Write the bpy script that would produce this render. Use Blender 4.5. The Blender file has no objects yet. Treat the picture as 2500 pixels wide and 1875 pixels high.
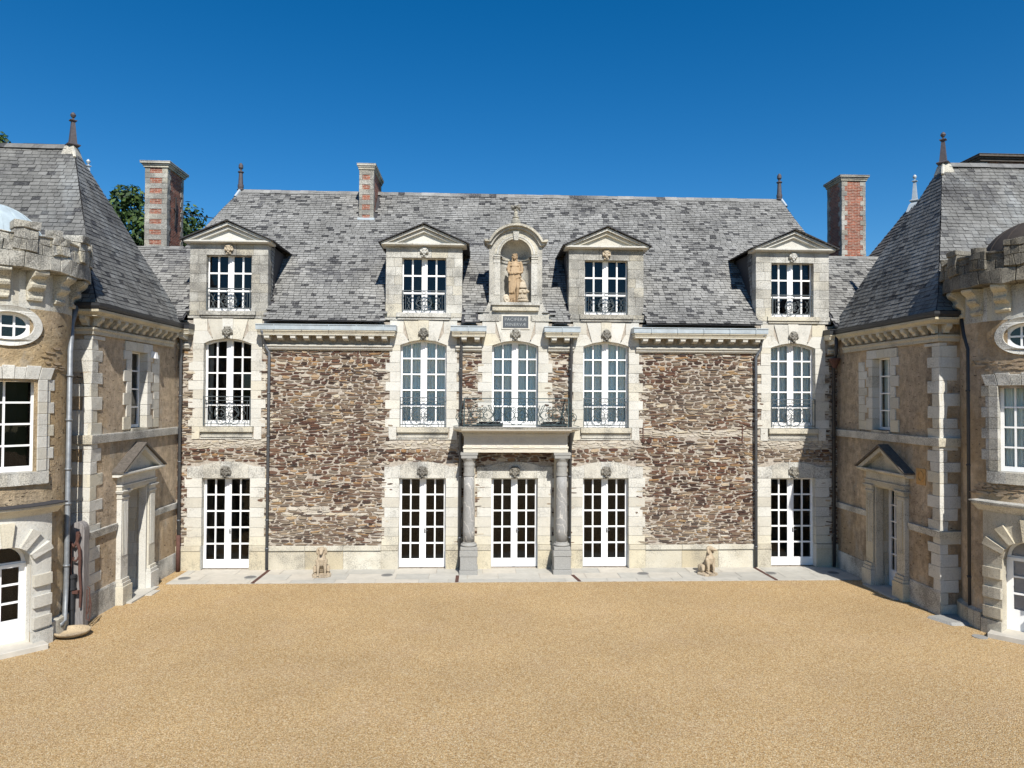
import bpy, bmesh, math, random
from mathutils import Vector, Matrix, noise
from mathutils.geometry import tessellate_polygon
PI = math.pi
rnd = random.Random(7)
S = bpy.context.scene
COL = S.collection

# ------------------------------------------------------------------ camera, light, exposure
CAMH, YAW, PITCH, ROLL = 4.8, 0.0445, 0.0193, 0.0054
fw = Vector((math.sin(YAW)*math.cos(PITCH), math.cos(YAW)*math.cos(PITCH), math.sin(PITCH)))
r0 = fw.cross(Vector((0, 0, 1))).normalized(); u0 = r0.cross(fw)
rt = r0*math.cos(ROLL) + u0*math.sin(ROLL); up = rt.cross(fw)
cam = bpy.data.cameras.new('camera'); cam_o = bpy.data.objects.new('camera', cam); COL.objects.link(cam_o)
cam.sensor_width = 36; cam.lens = 1733/2500*36; cam.clip_end = 3000
m3 = Matrix((rt, up, -fw)).transposed(); mm = m3.to_4x4(); mm.translation = (0, 0, CAMH)
cam_o.matrix_world = mm; S.camera = cam_o

SUND = Vector((-0.21, 1.0, -1.0)).normalized()
sun_el = math.asin(-SUND.z); sun_az = math.atan2(-SUND.x, -SUND.y)
w = bpy.data.worlds.new('World'); S.world = w; w.use_nodes = True
nt = w.node_tree; nt.nodes.clear()
sky = nt.nodes.new('ShaderNodeTexSky'); sky.sky_type = 'NISHITA'; sky.sun_disc = False
sky.sun_elevation = sun_el; sky.sun_rotation = sun_az
sky.air_density = 1.0; sky.dust_density = 0.05; sky.ozone_density = 4.5; sky.altitude = 300
hs = nt.nodes.new('ShaderNodeHueSaturation'); hs.inputs['Saturation'].default_value = 1.36; hs.inputs['Value'].default_value = 1.16
bg = nt.nodes.new('ShaderNodeBackground'); bg.inputs['Strength'].default_value = 0.073
wo = nt.nodes.new('ShaderNodeOutputWorld')
nt.links.new(sky.outputs[0], hs.inputs['Color']); nt.links.new(hs.outputs[0], bg.inputs[0]); nt.links.new(bg.outputs[0], wo.inputs[0])
sl = bpy.data.lights.new('sun', 'SUN'); sl.energy = 5.0; sl.angle = math.radians(0.53); sl.color = (1.0, 0.955, 0.88)
so = bpy.data.objects.new('sun', sl); COL.objects.link(so)
so.rotation_euler = SUND.to_track_quat('-Z', 'Y').to_euler(); so.location = (10, -30, 40)
vs = S.view_settings; vs.view_transform = 'Standard'; vs.look = 'None'; vs.gamma = 1.0; vs.exposure = 0.44; vs.use_curve_mapping = False
S.cycles.max_bounces = 6; S.cycles.transparent_max_bounces = 12

# ------------------------------------------------------------------ materials
class N:
    """tiny node builder"""
    def __init__(s, name, rough=0.85, spec=0.25):
        s.m = bpy.data.materials.new(name); s.m.use_nodes = True; s.t = s.m.node_tree
        s.b = s.t.nodes['Principled BSDF']; s.b.inputs['Roughness'].default_value = rough
        s.b.inputs['Specular IOR Level'].default_value = spec
    def n(s, typ, **kw):
        nd = s.t.nodes.new('ShaderNode'+typ)
        for k, v in kw.items():
            if hasattr(nd, k): setattr(nd, k, v)
            else: s.set(nd.inputs[k.replace('_', ' ')], v)
        return nd
    def set(s, sock, v):
        if hasattr(v, 'links') or isinstance(v, bpy.types.NodeSocket): s.t.links.new(v, sock)
        else: sock.default_value = v
    def pos(s, scale=(1, 1, 1)):
        if not hasattr(s, '_g'): s._g = s.n('TexCoord')
        mp = s.n('Mapping'); s.set(mp.inputs['Vector'], s._g.outputs['Object']); mp.inputs['Scale'].default_value = scale
        return mp.outputs[0]
    def geo(s):
        if not hasattr(s, '_ge'): s._ge = s.n('NewGeometry')
        return s._ge
    def island(s): return s.geo().outputs['Random Per Island']
    def noise(s, sc, det=4, rough=0.6, scale=(1, 1, 1), vec=None):
        nd = s.n('TexNoise'); s.set(nd.inputs['Vector'], vec if vec is not None else s.pos(scale))
        nd.inputs['Scale'].default_value = sc; nd.inputs['Detail'].default_value = det; nd.inputs['Roughness'].default_value = rough
        return nd.outputs['Fac']
    def ramp(s, fac, stops, interp='LINEAR'):
        nd = s.n('ValToRGB'); s.set(nd.inputs[0], fac); cr = nd.color_ramp; cr.interpolation = interp
        while len(cr.elements) < len(stops): cr.elements.new(0.5)
        for e, (p, c) in zip(cr.elements, stops):
            e.position = p; e.color = (c, c, c, 1) if isinstance(c, (int, float)) else (*c, 1)
        return nd.outputs[0]
    def mix(s, fac, a, b, mode='MIX'):
        nd = s.n('MixRGB', blend_type=mode); s.set(nd.inputs[0], fac)
        for i, v in ((1, a), (2, b)):
            if isinstance(v, tuple) and len(v) == 3: v = (*v, 1)
            s.set(nd.inputs[i], v)
        return nd.outputs[0]
    def math(s, op, a, b=0.0, c=0.0):
        nd = s.n('Math', operation=op)
        for i, v in enumerate((a, b, c)): s.set(nd.inputs[i], v)
        return nd.outputs[0]
    def bump(s, h, strength=0.5, dist=0.01):
        nd = s.n('Bump'); s.set(nd.inputs['Height'], h); nd.inputs['Strength'].default_value = strength; nd.inputs['Distance'].default_value = dist
        s.t.links.new(nd.outputs[0], s.b.inputs['Normal']); return nd
    def out(s, col):
        if isinstance(col, tuple): col = (*col, 1)
        s.set(s.b.inputs['Base Color'], col); return s.m

def mat_stone(name, a=(.60, .56, .46), b=(.50, .44, .33), stain=0.35, lichen=0.0, lc=(.16, .155, .145)):
    k = N(name, 0.88)
    base = k.ramp(k.island(), [(0, b), (.35, a), (.7, tuple(min(1, x*1.08) for x in a)), (.86, (a[0]*1.02, a[1]*.96, a[2]*.82)), (1, (a[0]*.9, a[1]*.9, a[2]*.92))])
    big = k.ramp(k.noise(1.3, 5, .65), [(.35, 0.0), (.75, 1.0)])
    c = k.mix(k.math('MULTIPLY', big, stain), base, (b[0]*.8, b[1]*.78, b[2]*.75))
    fine = k.noise(38, 4, .7)
    c = k.mix(.5, c, k.ramp(fine, [(.25, .72), (.6, 1.06)]), 'MULTIPLY')
    if lichen > 0:
        n1 = k.noise(1.6, 3, .6); n2 = k.noise(42, 4, .8)
        f = k.math('ADD', k.math('MULTIPLY', n1, .42), k.math('MULTIPLY', n2, .7))
        f = k.ramp(f, [(.63-lichen*.12, 0.0), (.73-lichen*.10, .85)])
        c = k.mix(f, c, lc)
    sn = k.ramp(k.noise(3.2, 5, .7, (3.2, 3.2, .42)), [(.56, 0.0), (.72, 1.0)]); sz = k.ramp(k.noise(1.1, 3, .5), [(.46, 0.0), (.62, 1.0)])
    c = k.mix(k.math('MULTIPLY', k.math('MULTIPLY', sn, sz), .12+.5*min(1, lichen)), c, (.17, .155, .13))
    k.bump(k.math('ADD', fine, k.math('MULTIPLY', k.noise(9, 4), 1.2)), .5, .016)
    return k.out(c)
M = {}
M['stone'] = mat_stone('limestone_ashlar', (.565, .555, .51), (.49, .465, .40), .3, .35, (.27, .26, .23))
M['stone_w'] = mat_stone('limestone_weathered', (.555, .545, .50), (.48, .46, .40), .35, .95, (.17, .165, .15))
M['stone_d'] = mat_stone('limestone_lichen', (.50, .49, .445), (.43, .415, .36), .35, 1.3, (.13, .125, .115))
M['stone_y'] = mat_stone('limestone_yellow', (.54, .515, .44), (.47, .41, .29), .5, .6, (.20, .185, .155))
M['stone_new'] = mat_stone('pale_new_limestone', (.585, .56, .50), (.53, .49, .42), .2)
M['tower_stone'] = mat_stone('tower_limestone', (.52, .51, .46), (.46, .43, .36), .3, .6)
M['marble'] = None

def simple(name, col, rough=.6, spec=.3, metal=0.0, nz=0.25, sc=12, bump=0.0):
    k = N(name, rough, spec); k.b.inputs['Metallic'].default_value = metal
    n = k.noise(sc, 5, .65)
    c = k.mix(nz, (*col,), k.ramp(n, [(.3, tuple(x*.45 for x in col)), (.7, tuple(min(1, x*1.25) for x in col))]))
    if bump: k.bump(k.noise(sc*3, 4), bump, .01)
    return k.out(c)
M['white'] = simple('white_paint', (.82, .82, .81), .45, .4, 0, .10, 6)
M['zinc'] = simple('pale_zinc', (.42, .47, .50), .5, .5, .25, .35, 5)
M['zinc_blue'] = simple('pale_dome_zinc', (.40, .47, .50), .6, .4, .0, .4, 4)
M['pipe'] = simple('zinc_pipe', (.11, .117, .128), .5, .5, .3, .35, 9)
M['gut_dark'] = simple('dark_gutter', (.035, .037, .042), .5, .4, .2, .3, 9)
M['iron'] = simple('painted_iron', (.10, .118, .125), .55, .4, .2, .35, 20)
M['iron_green'] = simple('green_grey_iron', (.05, .075, .078), .55, .4, .2, .35, 20)
M['iron_dark'] = simple('dark_iron', (.03, .033, .036), .55, .4, .2, .3, 20)
M['rust'] = simple('rusty_steel', (.095, .045, .035), .8, .3, 0, .5, 14, .2)
M['lead'] = simple('dark_lead', (.085, .075, .08), .6, .4, .1, .5, 16, .2)
M['black'] = simple('black_plastic', (.012, .012, .013), .5, .4, 0, .2)
M['inside'] = simple('dark_interior', (.022, .018, .016), .9, .1, 0, .3, 2)
M['floor_in'] = simple('interior_floor', (.20, .13, .08), .6, .3, 0, .3, 3)
M['terra'] = None

def mat_curtain():
    k = N('teal_curtain', .9, .1)
    c = k.mix(.4, (.86, .92, .90), k.ramp(k.noise(6, 4), [(.3, (.78, .87, .84)), (.7, (.90, .95, .93))]))
    return k.out(c)
M['curtain'] = mat_curtain()

def mat_glass():
    m = bpy.data.materials.new('window_glass'); m.use_nodes = True; t = m.node_tree; t.nodes.clear()
    o = t.nodes.new('ShaderNodeOutputMaterial'); mx = t.nodes.new('ShaderNodeMixShader')
    tr = t.nodes.new('ShaderNodeBsdfTransparent'); tr.inputs[0].default_value = (.97, .985, .98, 1)
    gl = t.nodes.new('ShaderNodeBsdfGlossy'); gl.inputs['Roughness'].default_value = .015
    fr = t.nodes.new('ShaderNodeFresnel'); fr.inputs[0].default_value = 1.5
    nz = t.nodes.new('ShaderNodeTexNoise'); nz.inputs['Scale'].default_value = 1.8
    bp = t.nodes.new('ShaderNodeBump'); bp.inputs['Strength'].default_value = .08; bp.inputs['Distance'].default_value = .05
    t.links.new(nz.outputs[0], bp.inputs['Height']); t.links.new(bp.outputs[0], gl.inputs['Normal'])
    t.links.new(fr.outputs[0], mx.inputs[0]); t.links.new(tr.outputs[0], mx.inputs[1]); t.links.new(gl.outputs[0], mx.inputs[2])
    t.links.new(mx.outputs[0], o.inputs[0]); return m
M['glass'] = mat_glass()

def mat_slate(name, lo=.052, hi=.25, dark=.10, warm=0.0, pale=0.0):
    k = N(name, .72, .35)
    r = k.island()
    def g(v, b=.95): return (v*(1.01+warm), v*1.0, v*b)
    c = k.ramp(r, [(0, g(lo*.6, 1.06)), (dark, g(lo*.85, 1.06)), (dark+.02, g(hi*.72)), (.6, g(hi*.86)), (.9, g(hi)), (1, g(hi*1.12, .96))])
    # newly replaced slates gather in drifts
    drift = k.ramp(k.noise(.55, 3, .6), [(.52, 0.0), (.66, 1.0)])
    r2 = k.ramp(k.math('FRACT', k.math('MULTIPLY', r, 17.3)), [(.42, 0.0), (.46, 1.0)])
    c = k.mix(k.math('MULTIPLY', k.math('MULTIPLY', drift, r2), .75), c, g(lo, 1.1))
    lich = k.ramp(k.noise(24, 5, .85), [(.50, 0.0), (.62, 1.0)])
    c = k.mix(k.math('MULTIPLY', lich, .4), c, (hi*1.75, hi*1.74, hi*1.62))
    blk = k.ramp(k.noise(13, 5, .85), [(.36, 1.0), (.46, 0.0)])
    c = k.mix(k.math('MULTIPLY', blk, .35), c, (lo*.9, lo*.9, lo*.85))
    big = k.ramp(k.noise(.9, 5, .65), [(.3, .66), (.7, 1.18)])
    c = k.mix(.9, c, big, 'MULTIPLY')
    if pale:
        p = k.ramp(k.noise(1.1, 4, .7, (1, 1, .35)), [(.5, 0.0), (.75, 1.0)])
        c = k.mix(k.math('MULTIPLY', p, pale), c, (.42, .45, .46))
    k.bump(k.noise(45, 5, .75), .35, .006)
    return k.out(c)
M['slate'] = mat_slate('weathered_slate')
M['slate_wing'] = mat_slate('wing_slate', .045, .165, .06, 0, .35)
M['slate_edge'] = simple('slate_edge', (.045, .045, .05), .7, .3, 0, .4, 18)

def mat_plaster(name, a=(.36, .28, .18), b=(.30, .235, .17), hole=0.0):
    k = N(name, .95, .15)
    big = k.noise(.8, 5, .6); mid = k.noise(6, 6, .7); fine = k.noise(30, 5, .8)
    c = k.mix(k.ramp(big, [(.38, 0.0), (.62, 1.0)]), a, b)
    c = k.mix(.8, c, k.ramp(mid, [(.30, .55), (.62, 1.18)]), 'MULTIPLY')
    c = k.mix(.6, c, k.ramp(fine, [(.3, .7), (.6, 1.08)]), 'MULTIPLY')
    pk = k.ramp(k.noise(1.7, 4, .6, (1, 1, .7)), [(.60, 0.0), (.64, 1.0)])
    c = k.mix(k.math('MULTIPLY', pk, .55), c, (.46, .42, .35))
    st = k.ramp(k.noise(1.5, 5, .7, (1, 1, .3)), [(.52, 0.0), (.66, 1.0)])
    c = k.mix(k.math('MULTIPLY', st, .42), c, (.15, .12, .085))
    lc_ = k.ramp(k.noise(.5, 4, .6), [(.5, 0.0), (.6, 1.0)])
    c = k.mix(k.math('MULTIPLY', lc_, .4), c, (.42, .28, .13))
    # drops of lost render showing the dark schist behind
    hn = k.ramp(k.noise(9, 3, .5, (1, 1, 2.2)), [(.655, 0.0), (.675, 1.0)])
    zone = k.ramp(k.noise(.85, 2, .5), [(.44, 0.0), (.56, 1.0)])
    f = k.math('MULTIPLY', hn, zone)
    c = k.mix(k.math('MULTIPLY', f, .9), c, (.055, .038, .03))
    rough_zone = k.ramp(k.noise(.9, 2, .5), [(.36, .3), (.52, 1.0)])
    h = k.math('ADD', k.math('MULTIPLY', k.math('MULTIPLY', k.noise(16, 6, .75), rough_zone), 1.6), k.math('MULTIPLY', mid, .5))
    h = k.math('SUBTRACT', h, k.math('MULTIPLY', f, 1.2))
    k.bump(h, 1.0, .055)
    return k.out(c)
M['plaster'] = mat_plaster('tan_lime_render', (.56, .445, .31), (.49, .395, .295))
M['plaster_t'] = mat_plaster('tower_lime_render', (.54, .425, .265), (.48, .375, .255))

def mat_mortar():
    k = N('pale_mortar', .95, .1)
    c = k.mix(.7, (.41, .365, .31), k.ramp(k.noise(12, 5, .8), [(.34, (.15, .125, .10)), (.66, (.53, .48, .41))]))
    k.bump(k.noise(25, 5, .7), .6, .02)
    return k.out(c)
M['mortar'] = mat_mortar()
def mat_rubble():
    k = N('schist_rubble', .9, .2)
    r = k.island()
    warm = k.ramp(r, [(0, (.035, .025, .022)), (.2, (.075, .042, .035)), (.38, (.12, .068, .05)), (.55, (.15, .105, .078)), (.7, (.20, .165, .13)), (.86, (.14, .125, .11)), (.94, (.26, .16, .08)), (1, (.38, .33, .26))])
    cool = k.ramp(r, [(0, (.07, .055, .05)), (.2, (.13, .11, .095)), (.5, (.20, .175, .145)), (.7, (.25, .225, .185)), (.82, (.12, .07, .055)), (.92, (.30, .22, .12)), (1, (.42, .37, .30))])
    z = k.ramp(k.noise(.42, 3, .55, (1, 1, 1.3)), [(.47, 0.0), (.62, .8)])
    c = k.mix(z, warm, cool)
    c = k.mix(.55, c, k.ramp(k.noise(24, 5, .75), [(.3, .55), (.65, 1.15)]), 'MULTIPLY')
    c = k.mix(1.0, c, (1.12, 1.05, .95), 'MULTIPLY')
    k.bump(k.noise(30, 5, .75), .5, .012)
    return k.out(c)
M['rubble'] = mat_rubble()
M['rubble_pale'] = mat_stone('pale_rubble', (.50, .46, .39), (.38, .33, .26), .4, .3)

def mat_brick():
    k = N('red_brick', .9, .2)
    br = k.n('TexBrick'); ge = k.pos((1, 1, 1))
    # bricks run round the stack: use x+y as the horizontal axis
    sep = k.n('SeparateXYZ'); k.set(sep.inputs[0], ge)
    cb = k.n('CombineXYZ'); k.set(cb.inputs[0], k.math('ADD', sep.outputs[0], sep.outputs[1])); k.set(cb.inputs[1], sep.outputs[2])
    k.set(br.inputs['Vector'], cb.outputs[0]); br.inputs['Scale'].default_value = 1.0
    br.inputs['Brick Width'].default_value = .20; br.inputs['Row Height'].default_value = .052; br.inputs['Mortar Size'].default_value = .006
    br.inputs['Color1'].default_value = (.33, .10, .055, 1); br.inputs['Color2'].default_value = (.17, .055, .035, 1); br.inputs['Mortar'].default_value = (.42, .34, .28, 1)
    c = k.mix(.75, br.outputs[0], k.ramp(k.noise(9, 5, .75), [(.3, .4), (.65, 1.2)]), 'MULTIPLY')
    c = k.mix(k.ramp(k.noise(5, 5, .8), [(.55, 0.0), (.68, .7)]), c, (.27, .24, .20))
    k.bump(br.outputs['Fac'], -.5, .01)
    return k.out(c)
M['brick'] = mat_brick()

def mat_gravel():
    k = N('resin_gravel', .9, .2)
    p = k.pos((1, 1, 1))
    def vor(sc, feat='F1'):
        v = k.n('TexVoronoi', feature=feat); k.set(v.inputs['Vector'], p); v.inputs['Scale'].default_value = sc; return v
    wob = k.n('TexNoise'); k.set(wob.inputs['Vector'], p); wob.inputs['Scale'].default_value = 40
    v1 = vor(74); v2 = vor(24)
    sp = k.n('SeparateColor'); k.set(sp.inputs[0], v1.outputs['Color'])
    c = k.ramp(sp.outputs[0], [(0, (.37, .215, .08)), (.25, (.58, .365, .15)), (.55, (.70, .48, .235)), (.85, (.80, .61, .35)), (1, (.86, .74, .52))])
    edge = k.ramp(v1.outputs['Distance'], [(.25, 1.0), (.75, .50)])
    c = k.mix(.75, c, edge, 'MULTIPLY')
    cl = k.ramp(k.noise(24, 6, .8), [(.34, .66), (.62, 1.16)])
    c = k.mix(.75, c, cl, 'MULTIPLY')
    big = k.ramp(k.noise(.35, 4, .6), [(.35, .90), (.7, 1.07)])
    c = k.mix(1.0, c, big, 'MULTIPLY')
    pink = k.ramp(k.noise(.9, 4, .6), [(.5, 0.0), (.75, 1.0)])
    c = k.mix(k.math('MULTIPLY', pink, .12), c, (.55, .42, .33))
    k.bump(k.math('ADD', k.math('MULTIPLY', v1.outputs['Distance'], -1.0), k.noise(30, 4)), .9, .02)
    return k.out(c)
M['gravel'] = mat_gravel()
def mat_paving():
    k = N('limestone_paving', .8, .3)
    c = k.ramp(k.island(), [(0, (.38, .37, .335)), (.5, (.45, .435, .39)), (1, (.49, .455, .39))])
    c = k.mix(.5, c, k.ramp(k.noise(3, 5, .65), [(.3, .72), (.65, 1.08)]), 'MULTIPLY')
    k.bump(k.noise(40, 4), .2, .004)
    return k.out(c)
M['paving'] = mat_paving()
def mat_marble():
    k = N('grey_veined_marble', .65, .35)
    wv = k.n('TexWave', wave_type='BANDS', bands_direction='DIAGONAL'); k.set(wv.inputs['Vector'], k.pos((1, 1, .6)))
    wv.inputs['Scale'].default_value = 2.6; wv.inputs['Distortion'].default_value = 12; wv.inputs['Detail'].default_value = 3; wv.inputs['Detail Scale'].default_value = 1.5
    v = k.ramp(wv.outputs[1], [(.955, 0.0), (.985, 1.0)])
    c = k.mix(.6, (.28, .278, .27), k.ramp(k.noise(20, 6, .8), [(.3, (.16, .158, .15)), (.7, (.36, .355, .34))]))
    c = k.mix(k.math('MULTIPLY', v, .75), c, (.55, .52, .47))
    return k.out(c)
M['marble'] = mat_marble()
M['granite'] = simple('grey_granite', (.31, .305, .285), .8, .3, 0, .7, 60, .2)
M['statue'] = mat_stone('ochre_statue_stone', (.44, .325, .205), (.28, .185, .10), .8, .5, (.14, .095, .06))
M['statue_pale'] = mat_stone('pale_statue_stone', (.52, .45, .35), (.44, .37, .27), .3, .2)
M['dogstone'] = mat_stone('dog_statue_stone', (.47, .395, .295), (.33, .26, .175), .7, .6, (.17, .135, .10))
M['wood'] = (lambda k: k.out(k.mix(.8, (.21, .195, .19), k.ramp(k.noise(7, 6, .7, (6, 6, .5)), [(.3, (.08, .072, .07)), (.7, (.33, .31, .30))]))))(N('weathered_oak', .9, .2))
M['plaque'] = simple('slate_plaque', (.075, .085, .095), .5, .4, 0, .5, 30)
M['letter'] = simple('carved_letters', (.32, .34, .35), .8, .2, 0, .4, 60)
def mat_leaf():
    k = N('tree_leaves', .6, .3)
    c = k.ramp(k.island(), [(0, (.012, .026, .008)), (.5, (.030, .062, .014)), (.85, (.060, .105, .024)), (1, (.10, .14, .035))])
    return k.out(c)
M['leaf'] = mat_leaf()
M['bark'] = simple('bark', (.10, .085, .07), .95, .1, 0, .6, 10, .5)
M['field'] = simple('field_grass', (.06, .09, .025), .95, .1, 0, .6, .4)
M['patch'] = simple('warm_repair', (.5, .3, .12), .9, .2, 0, .4, 20)

# ------------------------------------------------------------------ geometry collector
ORG = {}
class G:
    def __init__(s, m=None): s.v = []; s.f = []; s.mi = []; s.k = 0; s.m = m or Matrix(); s.smooth = []; s.sm = False
    bend = 0; jit = 0; jf = 5.0
    def add(s, vs, fs):
        o = len(s.v)
        if s.bend:   # wrap a wall-mounted shape round a turret of this radius
            R = s.bend; vs = [((R-min(p[1], 0))*math.sin(p[0]/R), R-(R-min(p[1], 0))*math.cos(p[0]/R)+max(p[1], 0), p[2]) for p in vs]
        s.v += [s.m @ Vector(p) for p in vs]
        for f in fs: s.f.append([o+i for i in f]); s.mi.append(s.k); s.smooth.append(s.sm)
    def box(s, x0, x1, y0, y1, z0, z1):
        if x1 < x0: x0, x1 = x1, x0
        vs = [(x, y, z) for z in (z0, z1) for y in (y0, y1) for x in (x0, x1)]
        s.add(vs, [(0, 2, 3, 1), (4, 5, 7, 6), (0, 1, 5, 4), (1, 3, 7, 5), (3, 2, 6, 7), (2, 0, 4, 6)])
    def hexa(s, b, t):  # bottom ring of 4, top ring of 4
        s.add(list(b)+list(t), [(3, 2, 1, 0), (4, 5, 6, 7), (0, 1, 5, 4), (1, 2, 6, 5), (2, 3, 7, 6), (3, 0, 4, 7)])
    def prism(s, outer, y0, y1, holes=()):
        """polygon in x,z extruded from y0 (outside face) to y1"""
        loops = [outer]+list(holes)
        tr = tessellate_polygon([[Vector((p[0], p[1], 0)) for p in l] for l in loops])
        pts = [p for l in loops for p in l]; n = len(pts)
        vs = [(p[0], y0, p[1]) for p in pts]+[(p[0], y1, p[1]) for p in pts]
        fs = []
        for a, b, c in tr:
            A, B, Cc = pts[a], pts[b], pts[c]
            ar = (B[0]-A[0])*(Cc[1]-A[1])-(B[1]-A[1])*(Cc[0]-A[0])
            if ar < 0: a, b, c = a, c, b
            fs += [(a, b, c), (n+c, n+b, n+a)]
        o = 0
        for li, l in enumerate(loops):
            m = len(l)
            area = sum(l[i][0]*l[(i+1) % m][1]-l[(i+1) % m][0]*l[i][1] for i in range(m))
            flip = (area < 0) != (li > 0)
            for i in range(m):
                a, b = o+i, o+(i+1) % m
                fs.append((a, n+a, n+b, b) if not flip else (b, n+b, n+a, a))
            o += m
        s.add(vs, fs)
    def lathe(s, prof, seg=24, c=(0, 0, 0), a0=0, a1=2*PI, sx=1, sy=1):
        full = abs(a1-a0-2*PI) < 1e-4; na = seg if full else seg+1
        vs = [(c[0]+sx*r*math.cos(a0+(a1-a0)*i/seg), c[1]+sy*r*math.sin(a0+(a1-a0)*i/seg), c[2]+z) for r, z in prof for i in range(na)]
        fs = []
        for j in range(len(prof)-1):
            for i in range(seg):
                i2 = (i+1) % na
                fs.append((j*na+i, j*na+i2, (j+1)*na+i2, (j+1)*na+i))
        if full:
            if prof[0][0] > 1e-5: fs.append(tuple(reversed(range(na))))
            if prof[-1][0] > 1e-5: fs.append(tuple((len(prof)-1)*na+i for i in range(na)))
        s.add(vs, fs)
    def tube(s, pts, r, seg=6, closed=False, r1=None):
        pts = [Vector(p) for p in pts]; n = len(pts)
        if n < 2: return
        vs = []; fs = []
        for i, p in enumerate(pts):
            if closed: t = (pts[(i+1) % n]-pts[i-1])
            else: t = pts[min(i+1, n-1)]-pts[max(i-1, 0)]
            t = t.normalized() if t.length > 1e-9 else Vector((0, 0, 1))
            a = Vector((0, 1, 0)) if abs(t.y) < .9 else Vector((1, 0, 0))
            e1 = t.cross(a).normalized(); e2 = t.cross(e1)
            rr = r if r1 is None else r+(r1-r)*i/(n-1)
            for j in range(seg):
                an = 2*PI*j/seg; q = p+(e1*math.cos(an)+e2*math.sin(an))*rr; vs.append(tuple(q))
        for i in range(n if closed else n-1):
            for j in range(seg):
                a = i*seg+j; b = i*seg+(j+1) % seg; c = ((i+1) % n)*seg+(j+1) % seg; d = ((i+1) % n)*seg+j
                fs.append((a, d, c, b))
        if not closed: fs += [tuple(range(seg)), tuple(reversed(range((n-1)*seg, n*seg)))]
        s.add(vs, fs)
    def ball(s, c, r, seg=12, ring=8, rot=None):
        if isinstance(r, (int, float)): r = (r, r, r)
        R = rot or Matrix()
        vs = []; fs = []
        for i in range(1, ring):
            th = PI*i/ring
            for j in range(seg):
                ph = 2*PI*j/seg; q = R @ Vector((r[0]*math.sin(th)*math.cos(ph), r[1]*math.sin(th)*math.sin(ph), r[2]*math.cos(th)))
                vs.append((c[0]+q.x, c[1]+q.y, c[2]+q.z))
        for sg in (1, -1):
            q = R @ Vector((0, 0, r[2]*sg)); vs.append((c[0]+q.x, c[1]+q.y, c[2]+q.z))
        tp = len(vs)-2; bt = len(vs)-1
        for i in range(ring-2):
            for j in range(seg):
                a = i*seg+j; b = i*seg+(j+1) % seg; fs.append((a, a+seg, b+seg, b))
        for j in range(seg):
            fs.append((tp, j, (j+1) % seg)); o = (ring-2)*seg; fs.append((bt, o+(j+1) % seg, o+j))
        s.add(vs, fs)
    def cap(s, a, b, ra, rb, seg=10, n=5):
        """tapered capsule"""
        a = Vector(a); b = Vector(b)
        k = max(2, int((b-a).length/max(.004, min(ra, rb)*.5)))
        for i in range(k+1):
            t = i/k; s.ball(a.lerp(b, t), ra+(rb-ra)*t, seg, 6)
    def limb(s, pts):
        for (p, r), (q, r2) in zip(pts, pts[1:]): s.cap(p, q, r, r2)
    def prof(s, pr, x0, x1, m0=0, m1=0):
        """profile (y,z) run along x; m0/m1 = mitre at the ends"""
        n = len(pr)
        vs = [(x0+m0*p[0], p[0], p[1]) for p in pr]+[(x1-m1*p[0], p[0], p[1]) for p in pr]
        fs = [(i, (i+1) % n, n+(i+1) % n, n+i) for i in range(n)]+[tuple(reversed(range(n))), tuple(range(n, 2*n))]
        s.add(vs, fs)
    def build(s, name, mats, parent=None, bevel=0, smooth=False, recalc=True, weld=False):
        if not isinstance(mats, (list, tuple)): mats = [mats]
        org = ORG.get(parent.name, Vector()) if parent else Vector()
        if s.jit:   # worn, slightly irregular masonry
            s.v = [v+noise.noise_vector(v*s.jf)*s.jit for v in s.v]
        me = bpy.data.meshes.new(name); me.from_pydata([tuple(v-org) for v in s.v], [], s.f)
        for m_ in mats: me.materials.append(m_)
        me.polygons.foreach_set('material_index', s.mi)
        me.polygons.foreach_set('use_smooth', [bool(x or smooth) for x in s.smooth])
        if recalc and len(s.f) < 60000:
            b = bmesh.new(); b.from_mesh(me)
            if weld: bmesh.ops.remove_doubles(b, verts=b.verts, dist=.0008)
            bmesh.ops.recalc_face_normals(b, faces=b.faces); b.to_mesh(me); b.free()
        me.update()
        o = bpy.data.objects.new(name, me); COL.objects.link(o)
        if parent: o.parent = parent
        ORG[o.name] = org
        if bevel:
            md = o.modifiers.new('bevel', 'BEVEL'); md.width = bevel; md.segments = 1; md.limit_method = 'ANGLE'
        return o
    def organic(s, name, mat, parent=None, voxel=.01, smooth=4):
        """fuse the primitives into one continuous skin"""
        o = s.build(name, mat, None, recalc=False)
        r = o.modifiers.new('r', 'REMESH'); r.mode = 'VOXEL'; r.voxel_size = voxel
        sm = o.modifiers.new('s', 'SMOOTH'); sm.iterations = smooth; sm.factor = .5
        bpy.context.view_layer.update()
        dg = bpy.context.evaluated_depsgraph_get(); me = bpy.data.meshes.new_from_object(o.evaluated_get(dg))
        o.modifiers.clear(); old = o.data; o.data = me; bpy.data.meshes.remove(old)
        org = ORG.get(parent.name, Vector()) if parent else Vector()
        me.transform(Matrix.Translation(-org)); me.polygons.foreach_set('use_smooth', [True]*len(me.polygons))
        if not me.materials: me.materials.append(mat)
        if parent: o.parent = parent
        ORG[o.name] = org
        return o

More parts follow.
